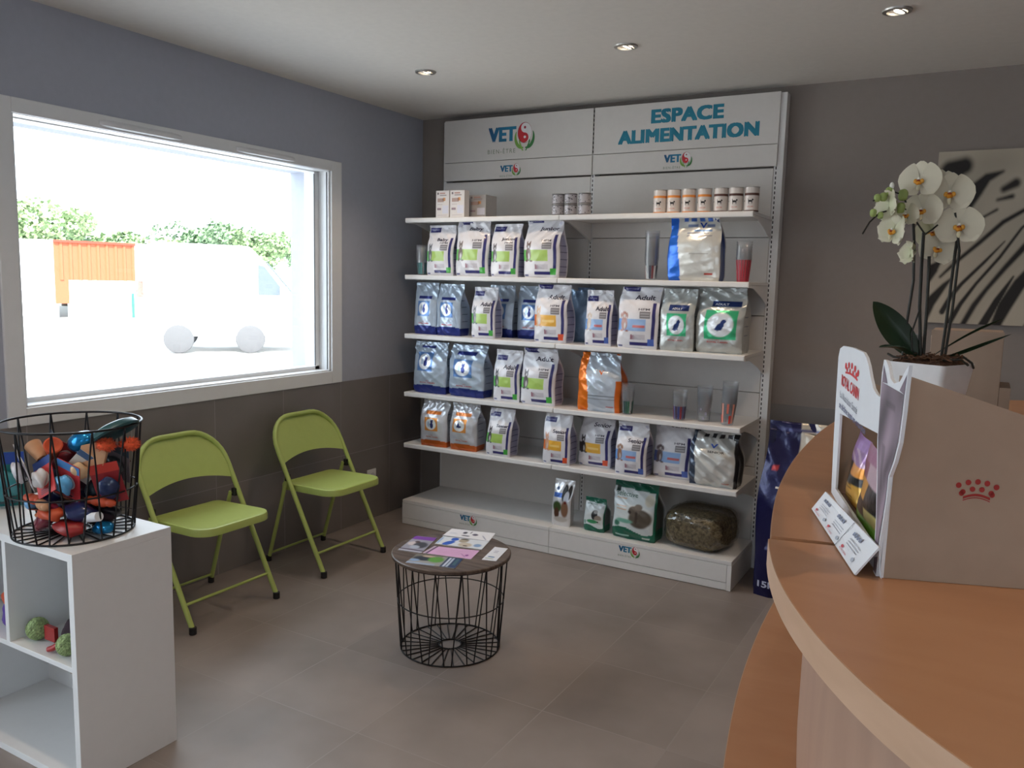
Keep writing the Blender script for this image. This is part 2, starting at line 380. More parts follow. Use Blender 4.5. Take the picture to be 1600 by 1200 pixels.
# ------------------------------------------------------------------ downlights
def downlight(x, y, label, tilt=.35, seen=True):
    r = empty('ceiling_spotlight', (x, y, H), label, 'ceiling light', 'recessed ceiling spotlights')
    b = MB(); b.lathe([(.034, -.002), (.036, -.008), (.050, -.006), (.052, 0), (.034, 0), (.034, -.002)], seg=36, cap=False); b.build('trim_ring', M['trim'], r, smooth=50)
    R = Matrix.Rotation(tilt, 3, 'Y')
    b = MB(); b.lathe([(.026, .002), (.029, -.004), (.035, -.004), (.0345, .0)], seg=32, cap=False, M=R); b.build('gimbal', M['trim'], r, smooth=50)
    b = MB(); b.lathe([(.0, -.0035), (.018, -.0035), (.0255, -.001), (.0255, .001)], seg=28, cap=False, M=R); b.build('lamp', M['bulb'], r, smooth=50)
    d = bpy.data.lights.new('spotlight_beam', 'SPOT'); l = bpy.data.objects.new('spotlight_beam', d); COL.objects.link(l)
    d.energy = 10; d.color = (1, .76, .54); d.spot_size = 2.1; d.spot_blend = .8; d.shadow_soft_size = .03
    l.parent = r; l.location = (0, 0, -.03); l.rotation_euler = (0, 0, 0)
downlight(.747, -1.004, 'small recessed ceiling spotlight nearest the left wall')
downlight(1.796, -1.0, 'small recessed ceiling spotlight above the middle of the shelving')
downlight(2.853, -1.01, 'small recessed ceiling spotlight furthest right')
for x in (.75, 1.8, 3.9, 5.0):  # unseen lamps added for warm fill around and behind the camera
    for y in (-3.3, -5.6):
        downlight(x, y, 'small recessed ceiling spotlight behind the viewer, outside the picture')

# ================================================================== SHELVING
XL, W, PP, DS, DB = .2328, 1.0087, .0837, .4859, .4924
XRR = XL+2*W
ZS = dict(t=1.8429, a=1.5143, b=1.1658, c=.8159, d=.5031, e=.1525); HP = 2.46
unit = empty('display_shelving', (XL+W, -.3, 0), 'white steel two-bay shop shelving with header sign, standing along the back wall', 'shelving')
def U(mb, name, m, par=None, **k):
    o = mb.build(name, m, None, **k)
    o.parent = par or unit
    o.matrix_parent_inverse = (Matrix.Identity(4) if par else Matrix.Translation(-Vector(unit.location)))
    return o
for i in range(2):
    x0 = XL+i*W+(.002 if i == 0 else .012); x1 = XL+(i+1)*W-.012
    b = MB(); zz = .15
    for z1 in (.55, .945, 1.345, 1.745, 2.09):
        b.box(x0, x1, -PP, -.03, zz, z1-.003); zz = z1
    U(b, 'back_panel', M['metalp'], bevel=.0015)
for i, x in enumerate((XL-.012, XL+W-.012, XRR-.012)):
    b = MB(); b.box(x, x+(.024 if i < 2 else .046), -PP+.004, -.012, 0, HP-.004)
    o = U(b, 'upright', M['metalw'], bevel=.002)
    if i > 0:
        s = MB(); z = .17
        while z < (2.09):
            s.box(x+.0095, x+.0145, -PP+.0035, -PP+.0045, z, z+.014); z += .0245
        if i == 1:
            z = 2.215
            while z < 2.45: s.box(x+.0095, x+.0145, -PP-.0070, -PP-.0055, z, z+.014); z += .0245
        U(s, 'slot_row', M['slot'], o)
# header sign and fascia strips
for i in range(2):
    x0 = XL+i*W+(0 if i == 0 else .003); x1 = XL+(i+1)*W-(.003 if i == 0 else -.004)
    hp = U(MB().box(x0, x1, -PP-.006, -PP+.02, 2.207, HP), 'header_panel', M['metalp'], bevel=.002)
    fs = U(MB().box(x0, x1+(.0 if i == 0 else .0), -PP-.009, -PP+.01, 2.097, 2.204), 'fascia_strip', M['metalp'], bevel=.002)
    fh = flat_fn((0, -PP-.006, 0), (1, 0, 0), (0, 0, 1), (0, -1, 0)); ff = flat_fn((0, -PP-.009, 0), (1, 0, 0), (0, 0, 1), (0, -1, 0))
    if i == 0:
        lg = veto_logo(hp, flat_fn((.552, -PP-.006, 2.312), (1, 0, 0), (0, 0, 1), (0, -1, 0)), .085)
        lf = veto_logo(fs, flat_fn((.640, -PP-.009, 2.136), (1, 0, 0), (0, 0, 1), (0, -1, 0)), .038)
    else:
        lf = veto_logo(fs, flat_fn((1.662, -PP-.009, 2.140), (1, 0, 0), (0, 0, 1), (0, -1, 0)), .042)
        b = MB(); tl = lin((30, 125, 150))
        put_heavy(b, 'ESPACE', fh, 1.578, 2.350, .395, .074, tl, .085)
        put_heavy(b, 'ALIMENTATION', fh, 1.392, 2.250, .766, .074, tl, .085)
        lt = b.build('lettering', M['vc'], hp)
        lt.matrix_parent_inverse = Matrix.Identity(4)
# shelves
def shelf_y(z): return z
for k in 'tabcd':
    z = ZS[k]
    for i in range(2):
        x0 = XL+i*W+.001; x1 = XL+(i+1)*W-.001
        b = MB()
        prof = [(-PP-.002, z), (-DS+.004, z), (-DS, z-.003), (-DS+.002, z-.026), (-DS+.006, z-.028), (-DS+.016, z-.028), (-DS+.016, z-.016), (-PP-.002, z-.016)]
        b.prism(prof, x0, x1, axis=0)
        sh = U(b, 'shelf', M['metalw'], bevel=.0012)
        if True:
            s = MB(); s.box(x0+.004, x1-.004, -DS-.0012, -DS+.001, z-.024, z-.005); 
            if i == 0 or True:
                U(s, 'price_rail', M['metalw'], sh, bevel=.0005)
        for xx in (x0+.0015, x1-.0055):
            pr = [(-DS+.03, z-.017), (-PP-.001, z-.017), (-PP-.001, z-.125)]+[(-PP-.001-(.30)*t, z-.125+.095*(t**.75)) for t in (.1, .2, .35, .5, .7, .85, 1)]+[(-DS+.03, z-.028)]
            U(MB().prism(pr, xx, xx+.004, axis=0), 'shelf_bracket', M['metalw'], sh)
# base plinths
for i in range(2):
    x0 = XL+i*W+.001; x1 = XL+(i+1)*W-.001; z = ZS['e']
    bp_ = U(MB().box(x0, x1, -DB, -PP-.001, z-.02, z), 'base_shelf', M['metalw'], bevel=.002)
    fx1 = x1-(.022 if i else 0)
    fp = U(MB().box(x0, fx1, -DB+.001, -DB+.016, .042, z-.021), 'base_front', M['metalw'], bevel=.002)
    kp = U(MB().box(x0, fx1, -DB+.002, -DB+.02, .003, .040), 'kick_plate', M['metalw'], bevel=.001)
    U(MB().box(x0+.01, x1-.004, -DB+.03, -.09, .0, z-.021), 'base_box', M['metalw'])
    veto_logo(fp, flat_fn((.655 if i == 0 else 1.655, -DB+.001, .096), (1, 0, 0), (0, 0, 1), (0, -1, 0)), .032)
U(MB().box(XRR-.022, XRR, -DB, -.02, .002, ZS['e']-.0205), 'end_plate', M['metalw'], bevel=.0015)
U(MB().box(XL-.002, XL+.001, -DB+.003, -.02, .002, ZS['e']-.0205), 'end_plate', M['metalw'])

# ================================================================== BAGS
def sstep(a, b, x): 
    t = np.clip((x-a)/(b-a), 0, 1); return t*t*(3-2*t)
def L3(c): return np.array(lin(c))
def ramp(base, n): return np.tile(np.array(base, float), (n, 1))

def bag(name, label, group, x0, x1, yf, z, h, d, style, rz=0, lean=.015, seed=0, m='film', taper=-.01, top=.06, x_lean=0, cat='pet food bag', crumple=1.0, loc=None):
    """pleated foil/paper bag: front and side faces, pinched flat seal on top"""
    rs = np.random.RandomState(seed+11); w = x1-x0
    nu, ns, nb, nv = 52, 7, 8, 72
    A = lambda v: w/2*(1-taper*sstep(.55, .95, v)+.012*np.sin(3*PI*v+seed)-.03*np.exp(-((v)/.04)**2))
    B = lambda v: d/2*(1-(1-top)*sstep(.50, .94, v))*(1-.12*np.exp(-(v/.04)**2))
    fr = [(rs.uniform(2, 9), rs.uniform(4, 16), rs.uniform(0, 6.3), rs.uniform(.5, 1)) for _ in range(7)]
    sh = lambda v: -d*.26*sstep(.45, .95, v)
    def wr(u, v, k=0):
        s = 0
        for a, b_, p, q in fr:
            s = s+q*(1-2*np.abs(np.sin((a*u+b_*v*(1 if q > .75 else -1))*1.3+p+k)))
        env = .0009+.0034*sstep(.55, .9, v)*(1-.5*sstep(.93, 1, v))+.0014*(1-sstep(0, .2, v))
        return s*env*.55*crumple*(w/.2)
    wob = lambda v: .006*np.sin(2.6*v*PI+seed*1.7)*v*(w/.2)+x_lean*v*v
    def front(u, v, off=0):
        t = 2*u-1; a = A(v); bb = B(v)
        x = a*t+wob(v); y = -bb*(1-.14*np.abs(t)**7)-.020*(w/.2)*(1-t**2)*np.sin(PI*np.clip(v, 0, 1)**.9)*(1-.6*sstep(.8, 1, v))+lean*v*v+sh(v)-wr(u, v)-off
        return np.stack([x, y, v*h+0*u], -1)
    cols = [('f', k/nu) for k in range(nu+1)]+[('r', k/ns) for k in range(1, ns)]+[('b', 1-k/nb) for k in range(nb+1)]+[('l', 1-k/ns) for k in range(1, ns)]
    vs = np.linspace(0, 1, nv+1); n = len(cols)
    P = np.zeros((nv+1, n, 3)); Cc = np.zeros((nv+1, n, 3))
    fc, sc_, bc = style
    for j, (f, p) in enumerate(cols):
        if f == 'f':
            P[:, j] = front(np.full(nv+1, p), vs); Cc[:, j] = fc(np.full(nv+1, p), vs)
        elif f in 'rl':
            sg = 1 if f == 'r' else -1; a = A(vs); bb = B(vs); e = front(np.full(nv+1, 1. if sg > 0 else 0.), vs)
            g = .22*d*sstep(.35, .95, vs)+.004
            P[:, j, 0] = e[:, 0]-sg*g*np.sin(PI*p)-.0*p; P[:, j, 1] = e[:, 1]*(1-p)+p*(bb+lean*vs*vs+sh(vs)); P[:, j, 2] = vs*h
            Cc[:, j] = sc_(np.full(nv+1, p), vs)
        else:
            a = A(vs); P[:, j, 0] = a*(2*p-1)+wob(vs); P[:, j, 1] = B(vs)+lean*vs*vs+sh(vs)+.008*np.sin(PI*p)*np.sin(PI*vs); P[:, j, 2] = vs*h
            Cc[:, j] = bc(np.full(nv+1, p), vs)
    root = empty(name, loc or ((x0+x1)/2, yf+d/2, z), label, cat, group, rz)
    cut = int(nv*.945)
    def part(r0, r1, pname, cap0, cap1):
        mb = MB(); q = P[r0:r1+1].reshape(-1, 3); F = []
        for i in range(r1-r0):
            for j in range(n):
                j2 = (j+1) % n; F.append((i*n+j, i*n+j2, (i+1)*n+j2, (i+1)*n+j))
        if cap0: F.append(tuple(range(n-1, -1, -1)))
        if cap1: F.append(tuple((r1-r0)*n+j for j in range(n)))
        mb.add(q, F, [tuple(c) for c in Cc[r0:r1+1].reshape(-1, 3)]); return mb
    body = part(0, cut, 'bag_body', True, True)
    for t in getattr(fc, 'texts', []):
        s, u, v, tw, th, c, bold = t
        put_text(body, s, lambda X, Z, off: front(X, Z, off), u, v, tw, th, tuple(L3(c)), bold, .0012)
    body.build('bag_body', M[m], root, smooth=75)
    part(cut, nv, 'top_seal', True, True).build('top_seal', M[m], root, smooth=75)
    return root

def S(base, rules, texts=(), side=None, back=None):
    """style: list of (u0,u1,v0,v1,colour) rectangles and callables painted in order over a base colour"""
    base = L3(base)
    def f(u, v):
        c = ramp(base, len(u))
        for r in rules:
            if callable(r): c = r(u, v, c)
            else:
                u0, u1, v0, v1, col = r
                k = (u >= u0) & (u <= u1) & (v >= v0) & (v <= v1); c[k] = L3(col)
        return c
    f.texts = list(texts)
    sc_ = side or (lambda s, v: ramp(base, len(s)))
    return f, sc_, back or (lambda s, v: ramp(base, len(s)))
def blot(cx, cz, a, b, col, soft=.25, ang=0):
    col = L3(col)
    def r(u, v, c):
        X = (u-cx); Z = (v-cz); x = X*math.cos(ang)+Z*math.sin(ang); z = -X*math.sin(ang)+Z*math.cos(ang)
        d = (x/a)**2+(z/b)**2; k = 1-sstep(1-soft, 1+soft, d); return c*(1-k[:, None])+col*k[:, None]
    return r
def pet(cx, cz, s, fur, white=(222, 218, 214), kind='cat'):
    """sitting cat or dog seen from the front left"""
    r = [blot(cx, cz-.02*s/.1, .065*s/.1, .085*s/.1, fur, .3), blot(cx+.02, cz-.05*s/.1, .018*s/.1, .045*s/.1, white, .4),
         blot(cx+.005, cz+.085*s/.1, .052*s/.1, .038*s/.1, fur, .3), blot(cx-.045*s/.1, cz-.105*s/.1, .03*s/.1, .014*s/.1, fur, .4), blot(cx+.06*s/.1, cz-.11*s/.1, .03*s/.1, .012*s/.1, fur, .4)]
    if kind == 'cat': r += [blot(cx-.032*s/.1, cz+.125*s/.1, .016*s/.1, .022*s/.1, fur, .4), blot(cx+.04*s/.1, cz+.125*s/.1, .016*s/.1, .022*s/.1, fur, .4), blot(cx+.01, cz+.075*s/.1, .018*s/.1, .016*s/.1, white, .4)]
    else: r += [blot(cx-.055*s/.1, cz+.075*s/.1, .016*s/.1, .035*s/.1, fur, .4), blot(cx+.06*s/.1, cz+.075*s/.1, .016*s/.1, .035*s/.1, fur, .4), blot(cx+.01, cz+.07*s/.1, .022*s/.1, .02*s/.1, white, .4)]
    return r
NV = (44, 42, 108)
def lines_side(base=(196, 194, 208), edge=NV, ew=.42, v1=.74):
    b, e, k_ = L3(base), L3(edge), L3((52, 50, 92))
    def f(s, v):
        c = ramp(b, len(s)); c[(v > .04) & (v < v1)] = L3((150, 150, 178))
        for q in (.10, .2, .32, .44, .56, .66): c[(np.abs(v-q) < .006) & (s > .1)] = k_
        c[(s < ew*.25) & (v < v1) & (v > .13)] = e; return c
    return f
def sty_vet(word, band, band2, accent, fur, kind='cat', tab=(.86, .95), wv=.69, ws=1.0, small=True):
    a, b_ = tab
    R = [(0, .72, .28, .475, band), (0, .24, .28, .475, band2)]+pet(.17, .43, .135, fur, (200, 196, 194), kind=kind)+[
        (.03, .45, a, b_, NV), (.56, .82, .50, .60, (128, 124, 128)), (.58, .80, .522, .53, (190, 188, 190)), (.58, .80, .565, .572, (190, 188, 190)),
        lambda u, v, c: np.where(((u > .36) & (u < .72) & (v > .14) & (v < .235))[:, None], (L3((150, 95, 110))*(1-sstep(.36, .5, u))[:, None]+L3((188, 184, 192))*sstep(.36, .5, u)[:, None])*(1-.0*v[:, None]), c),
        lambda u, v, c: np.where(((u > .36) & (u < .72) & (v > .14) & (v < .235) & (v-.14 > .095*(1-(u-.36)/.3)))[:, None], L3((205, 200, 206)), c),
        (.85, .93, .10, .745, NV), (.34, .84, .055, .105, NV), (.78, .93, .055, .155, accent), (.02, .14, .02, .045, (90, 96, 140))]
    if band == (236, 178, 64): R.append((.30, .66, .36, .40, (246, 205, 120)))
    if kind == 'dog' and band == (150, 182, 226): R.append((.40, .70, .34, .375, (205, 110, 110)))
    tx = [(word, .40, wv, min(.52, .098*len(word)*ws), .078*ws, (46, 44, 66), .022), ('HPM', .54, .622, .26, .036, (90, 88, 98), .01), ('Veterinary', .08, a+(b_-a)*.3, .32, (b_-a)*.42, (190, 190, 225), 0)]
    return S((226, 224, 228), R, tx, lines_side())
def sty_rc(main=(96, 134, 190), navy=(38, 52, 128), base=(186, 200, 216), bannertxt='', bottom=True, pic='cat', red=(200, 70, 72), sq=(.20, .74, .36, .645), banner=(.22, .80, .69, .745), green=False, bott=.15):
    u0, u1, v0, v1 = sq; cu, cv = (u0+u1)/2, (v0+v1)/2
    R = [(u0, u1, v0, v1, main), blot(cu, cv, (u1-u0)*.40, (v1-v0)*.42, (232, 236, 240), .12)]
    if pic == 'cat': R += [blot(cu+.03, cv-.025, .060, .062, navy, .15), blot(cu+.04, cv+.05, .042, .030, navy, .2), blot(cu+.015, cv+.08, .014, .018, navy, .3), blot(cu+.068, cv+.08, .014, .018, navy, .3), blot(cu-.08, cv, .045, .060, (170, 190, 214), .3)]
    if pic == 'lying': R += [blot(cu, cv-.02, .09, .028, navy, .15), blot(cu-.03, cv+.02, .04, .03, navy, .2), blot(cu-.03, cv+.05, .02, .018, navy, .3)]
    if pic == 'dog': R += [blot(cu, cv-.03, .095, .052, navy, .15, .5), blot(cu+.075, cv+.055, .050, .028, navy, .2), blot(cu+.05, cv+.02, .042, .050, navy, .2), blot(cu-.03, cv-.07, .09, .014, navy, .3)]
    R.append((banner[0], banner[1], banner[2], banner[3], navy if not main == (226, 150, 70) else (222, 128, 56)))
    if bottom: R.append(lambda u, v, c: np.where((v < bott+.03*(1-(2*u-1)**2))[:, None], L3(navy if main != (226, 150, 70) else (206, 104, 44)), c))
    tv = .20 if bottom else .16
    tx = [('ROYAL CANIN', .27, tv, .44, .026, red, .02), ('VET', .44, tv+.04, .1, .014, red, .01)]
    if bannertxt: tx.append((bannertxt, .36, banner[2]+.014, .30, .032, (225, 230, 240), .02))
    def side(s, v):
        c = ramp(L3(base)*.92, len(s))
        if bottom: c[v < bott] = L3(navy if main != (226, 150, 70) else (206, 104, 44))
        for q in (.28, .42, .56, .68): c[(np.abs(v-q) < .007) & (s > .25) & (s < .85)] = L3((100, 108, 130))
        return c
    return S(base, R, tx, side)
GRN, GRN2, GAC = (174, 206, 104), (110, 196, 96), (70, 168, 66)
ORG, ORG2, OAC = (236, 178, 64), (226, 120, 60), (226, 88, 50)
BLU, BLU2, BAC = (150, 182, 226), (110, 160, 224), (72, 100, 180)
FR = -.462
# --- second shelf from the top (kitten food)
bag('kibble_bag', 'slim white and green kibble bag reading Baby, beside the teal cups', 'white and green bags on the upper shelf', .372, .555, FR, ZS['a'], .288, .09, sty_vet('Baby', GRN, GRN2, GAC, (104, 106, 114), wv=.66), seed=1)
bag('kibble_bag', 'large white and green bag reading Baby just under the top shelf, second from the left', 'white and green bags on the upper shelf', .575, .790, FR, ZS['a'], .312, .10, sty_vet('Baby', GRN, GRN2, GAC, (128, 116, 110), tab=(.93, 1.0), wv=.80), seed=2)
bag('kibble_bag', 'slim white and green bag reading Junior, between the large Baby and large Junior bags', 'white and green bags on the upper shelf', .808, .984, FR, ZS['a'], .290, .09, sty_vet('Junior', GRN, GRN2, GAC, (96, 88, 90), wv=.67, ws=.85), seed=3, x_lean=.008)
bag('kibble_bag', 'large white and green bag reading Junior, rightmost of the four bags under the top shelf', 'white and green bags on the upper shelf', 1.020, 1.235, FR, ZS['a'], .308, .11, sty_vet('Junior', GRN, GRN2, GAC, (110, 84, 72), tab=(.95, 1.0), wv=.80), seed=4)
def icons(v0, v1, col, n=4, u0=.28, du=.16, w=.10): return [(u0+i*du, u0+i*du+w, v0, v1, col) for i in range(n)]
def left_band(col, k=.24, amp=.05):
    c_ = L3(col)
    return lambda u, v, c: np.where((u < k+amp*np.sin(v*5+.6)-.03)[:, None], c_, c)
sb = S((222, 222, 216), [left_band((40, 110, 215), .24)]+icons(.885, .955, (66, 108, 190))+[(.36, .56, .805, .835, (130, 144, 178)), (.74, .9, .805, .835, (130, 144, 178)), (.50, .84, .735, .752, (110, 150, 200)), (.36, .78, .70, .71, (120, 130, 160)), (.36, .84, .66, .668, (150, 155, 170)), (.45, .8, .40, .41, (190, 188, 182)), (.72, .88, .09, .115, (190, 70, 60)), (.34, .9, .24, .247, (195, 193, 186))],
       [('V', .60, .78, .14, .085, (40, 84, 190), .03)], side=lambda s, v: ramp(L3((30, 62, 128)), len(s)))
bag('kibble_bag', 'tall white bag with a bright blue left edge and blue icons on top', None, 1.838, 2.10, FR, ZS['a'], .325, .10, sb, seed=5, m='foil', taper=.08, x_lean=-.012)
# --- third shelf
bag('kibble_bag', 'pale blue cat food bag with navy base, leftmost on the third shelf', 'pale blue and navy bags', .262, .420, FR+.03, ZS['b'], .305, .10, sty_rc(), seed=6, m='foil')
bag('kibble_bag', 'pale blue cat food bag with navy base, second from the left on the third shelf', 'pale blue and navy bags', .424, .590, FR+.03, ZS['b'], .300, .11, sty_rc(), seed=7, m='foil')
bag('kibble_bag', 'small white and green bag reading Adult, beside pale blue bags under the Baby row', None, .676, .826, FR+.02, ZS['b'], .288, .10, sty_vet('Adult', GRN, GRN2, GAC, (120, 122, 128), tab=(.82, .92), wv=.63), seed=8, rz=.06)
bag('kibble_bag', 'shaded pale blue and navy bag at the back, left of its twin', 'shaded pale blue bags at the back', .70, .865, -.30, ZS['b'], .30, .10, sty_rc(), seed=9, m='foil')
bag('kibble_bag', 'shaded pale blue and navy bag at the back, touching the orange banded Adult bag', 'shaded pale blue bags at the back', .895, 1.065, -.30, ZS['b'], .30, .10, sty_rc(), seed=10, m='foil')
bag('kibble_bag', 'white and orange cat bag reading Adult, middle of the third shelf', None, 1.095, 1.290, FR, ZS['b'], .312, .11, sty_vet('Adult', ORG, ORG2, OAC, (214, 178, 140), tab=(.92, 1.0), wv=.75), seed=11)
bag('kibble_bag', 'plain light blue bag half hidden between the orange and the light blue banded Adult bags', None, 1.19, 1.345, -.27, ZS['b'], .30, .09, S((150, 176, 206), [(0, 1, .60, .605, (110, 135, 170))]), seed=12, m='foil')
bag('kibble_bag', 'small white dog food bag with a light blue band reading Adult', None, 1.398, 1.545, FR+.005, ZS['b'], .290, .10, sty_vet('Adult', BLU, BLU2, BAC, (196, 172, 150), 'dog', tab=(.80, .90), wv=.63), seed=13)
bag('kibble_bag', 'large white dog food bag with light blue band reading Adult, beside the silver bags', None, 1.585, 1.800, FR, ZS['b'], .312, .09, sty_vet('Adult', BLU, BLU2, BAC, (170, 110, 90), 'dog', tab=(.93, 1.0), wv=.79), seed=14, x_lean=.008)
def rcg(sq, ban): return sty_rc((62, 182, 128), (30, 52, 110), (188, 192, 190), 'ADULT', False, 'dog', sq=sq, banner=ban)
bag('kibble_bag', 'narrow silver bag with a green square and navy dog, left of the two silver bags', 'silver and green dog food bags', 1.812, 1.985, FR+.005, ZS['b'], .308, .09, rcg((.22, .80, .24, .60), (.26, .84, .65, .74)), seed=15, m='foil')
bag('kibble_bag', 'wide silver bag with a large green square and navy dog, at the shelf end', 'silver and green dog food bags', 1.990, 2.222, FR+.025, ZS['b'], .318, .14, rcg((.20, .88, .22, .66), (.30, .92, .72, .80)), seed=16, m='foil')
# --- fourth shelf
bag('kibble_bag', 'tall pale blue cat food bag with navy base, leftmost on the fourth shelf', 'pale blue and navy bags', .272, .505, FR+.015, ZS['c'], .305, .10, sty_rc(banner=(.22, .64, .88, .93), sq=(.14, .62, .44, .80), bott=.14), seed=17, m='foil')
bag('kibble_bag', 'wide pale blue cat food bag with navy base, second on the fourth shelf', 'pale blue and navy bags', .525, .762, FR+.02, ZS['c'], .303, .12, sty_rc(sq=(.16, .72, .38, .72), banner=(.20, .76, .80, .87), bott=.14), seed=18, m='foil')
bag('kibble_bag', 'small white and green bag reading Adult, left of a larger one on the fourth shelf', None, .832, 1.000, FR+.02, ZS['c'], .290, .09, sty_vet('Adult', GRN, GRN2, GAC, (84, 84, 92), tab=(.80, .90), wv=.64), seed=19)
bag('kibble_bag', 'large white and green bag reading Adult, rightmost in the left bay of the fourth shelf', None, 1.012, 1.222, FR+.02, ZS['c'], .310, .11, sty_vet('Adult', GRN, GRN2, GAC, (104, 96, 100), tab=(.93, 1.0), wv=.78), seed=20)
so = S((196, 206, 218), [left_band((235, 120, 30), .27, .04), (.28, .97, .27, .278, (120, 128, 140)), (.28, .97, .22, .225, (150, 158, 168)), (.70, .88, .085, .105, (200, 70, 60)), lambda u, v, c: np.where(((u > .90) & (v < .55))[:, None], L3((225, 112, 36)), c)],
       [('V', .52, .64, .12, .07, (230, 110, 40), .03)], side=lambda s, v: ramp(L3((216, 104, 34)), len(s)))
bag('kibble_bag', 'silvery bag with an orange left edge, alone in the middle of the fourth shelf', None, 1.362, 1.606, FR+.015, ZS['c'], .310, .11, so, seed=21, m='foil', taper=.08)
# --- fifth shelf
ro = dict(main=(226, 150, 70), navy=(40, 50, 110), base=(206, 208, 214), red=(214, 100, 60))
bag('kibble_bag', 'silver white bag with orange base and a sitting cat square, leftmost on its shelf', 'silver and orange cat bags', .345, .530, FR-.01, ZS['d'], .282, .11, sty_rc(sq=(.22, .70, .34, .62), banner=(.24, .78, .69, .75), bott=.12, **ro), seed=22, m='foil', rz=.05)
bag('kibble_bag', 'silver white bag with orange base and a lying cat square', 'silver and orange cat bags', .556, .735, FR-.008, ZS['d'], .282, .12, sty_rc(pic='lying', sq=(.14, .66, .38, .66), banner=(.16, .76, .72, .79), bott=.12, **ro), seed=23, m='foil', rz=.06)
bag('kibble_bag', 'small white and green bag reading Senior, third on the lowest bag shelf', None, .808, .965, FR-.01, ZS['d'], .270, .10, sty_vet('Senior', GRN, GRN2, GAC, (80, 78, 84), tab=(.83, .93), wv=.62, ws=.8), seed=24, x_lean=.018)
bag('kibble_bag', 'white and orange banded bag reading Senior, standing alone at the front edge', None, 1.176, 1.338, FR-.01, ZS['d'], .278, .10, sty_vet('Senior', ORG, ORG2, OAC, (214, 160, 130), tab=(.82, .92), wv=.63, ws=.85), seed=25)
bag('kibble_bag', 'white and yellow bag reading Senior high up, set deeper on the shelf', None, 1.358, 1.545, FR+.065, ZS['d'], .272, .10, sty_vet('Senior', ORG, (70, 62, 62), OAC, (60, 52, 52), tab=(.97, 1.0), wv=.80, ws=.95), seed=26, lean=.03)
bag('kibble_bag', 'small white dog bag with light blue band reading Senior, at the front edge', None, 1.605, 1.775, FR-.01, ZS['d'], .276, .11, sty_vet('Senior', BLU, BLU2, BAC, (150, 110, 84), 'dog', tab=(.82, .93), wv=.64, ws=.85), seed=27)
bag('kibble_bag', 'large white and blue dog bag set back, left of the crumpled grey bag', None, 1.790, 1.992, FR+.06, ZS['d'], .288, .09, sty_vet('Senior', BLU, (92, 104, 160), BAC, (110, 96, 100), 'dog', tab=(.98, 1.0), wv=.90, ws=.9), seed=28, lean=.03)
ss = S((206, 206, 202), [left_band((64, 74, 92), .15, .03), lambda u, v, c: np.where((u > .93)[:, None], L3((34, 34, 38)), c)]+icons(.84, .905, (50, 50, 54), 4, .24, .17, .10)+[(.20, .9, .27, .275, (120, 120, 122)), (.70, .85, .07, .09, (180, 70, 60))],
       [('SENIOR', .40, .60, .34, .035, (44, 44, 48), .02), ('V', .44, .68, .16, .07, (70, 100, 190), .04)], side=lambda s, v: ramp(L3((36, 36, 40)), len(s)))
bag('kibble_bag', 'crumpled grey white bag with dark edges reading SENIOR in capitals', None, 1.995, 2.24, FR+.005, ZS['d'], .285, .12, ss, seed=29, m='foil', taper=.07, crumple=2.2, lean=.03)
# --- base
pk = [(.05, .5, .62, .72, (70, 110, 190)), blot(.62, .72, .14, .18, (28, 26, 28), .3), blot(.85, .74, .10, .16, (34, 30, 30), .3), blot(.74, .62, .13, .14, (205, 210, 222), .3), blot(.70, .38, .18, .18, (140, 104, 80), .4), blot(.30, .42, .24, .12, (70, 92, 52), .4), blot(.28, .28, .14, .12, (92, 60, 46), .4), blot(.5, .15, .35, .06, (200, 196, 190), .4), blot(.72, .52, .06, .03, (120, 40, 30), .4), blot(.22, .80, .08, .04, (60, 80, 110), .3)]
bag('treat_pouch', 'white pouch with a black and white dog picture, standing on the base shelf', None, 1.225, 1.338, FR+.03, ZS['e'], .255, .045, S((222, 222, 224), pk, []), seed=30, m='foil', taper=-.06, top=.08, lean=.035, crumple=.5, cat='pet treat pouch')
def sel(sm): 
    gr = (14, 98, 76)
    R = [lambda u, v, c: np.where(((v < .17+.05*np.sin(u*6)) | (v > .88-.04*u) | (u > .95))[:, None], L3(gr), c)]
    if not sm:
        R += [blot(.66, .40, .26, .17, (92, 84, 74), .25), blot(.52, .52, .13, .09, (104, 94, 84), .25), blot(.62, .60, .09, .05, (120, 110, 100), .3), blot(.58, .42, .035, .11, (70, 60, 54), .3), blot(.42, .50, .04, .03, (60, 50, 46), .3), (.04, .14, .80, .90, (30, 60, 54)),
              blot(.12, .27, .08, .06, (150, 180, 170), .2), blot(.12, .27, .06, .045, (60, 120, 100), .2), blot(.3, .33, .2, .04, (120, 180, 160), .5), (.72, .90, .05, .08, (190, 205, 200)), (.08, .42, .055, .07, (150, 190, 180)),
              blot(.85, .72, .10, .10, (206, 202, 186), .5)]+[(.08, .34, q, q+.012, (215, 170, 130)) for q in (.52, .58, .64, .70)]
        tx = [('selective', .08, .745, .50, .075, (60, 110, 96), .0)]
    else:
        R += [blot(.55, .52, .15, .14, (40, 42, 46), .25), blot(.60, .62, .10, .05, (150, 150, 150), .3), blot(.72, .42, .16, .10, (150, 140, 130), .4), (.55, .86, .26, .38, (200, 205, 200)), (.62, .76, .30, .34, (40, 40, 40)), blot(.45, .32, .25, .06, (50, 140, 90), .4), blot(.1, .28, .07, .06, (130, 170, 160), .2)]
        tx = [('selective', .10, .80, .50, .06, (60, 110, 96), .0)]
    return S((212, 220, 222), R, tx, side=lambda s, v: np.where(((v < .2) | (v > .86))[:, None], L3(gr), L3((96, 100, 98))))
bag('rabbit_food_bag', 'small green and white bag standing between the dog pouch and the large green bag', 'green and white small-pet bags', 1.418, 1.540, FR+.035, ZS['e'], .182, .09, sel(True), seed=31, lean=.01, cat='pet food bag', rz=-.03)
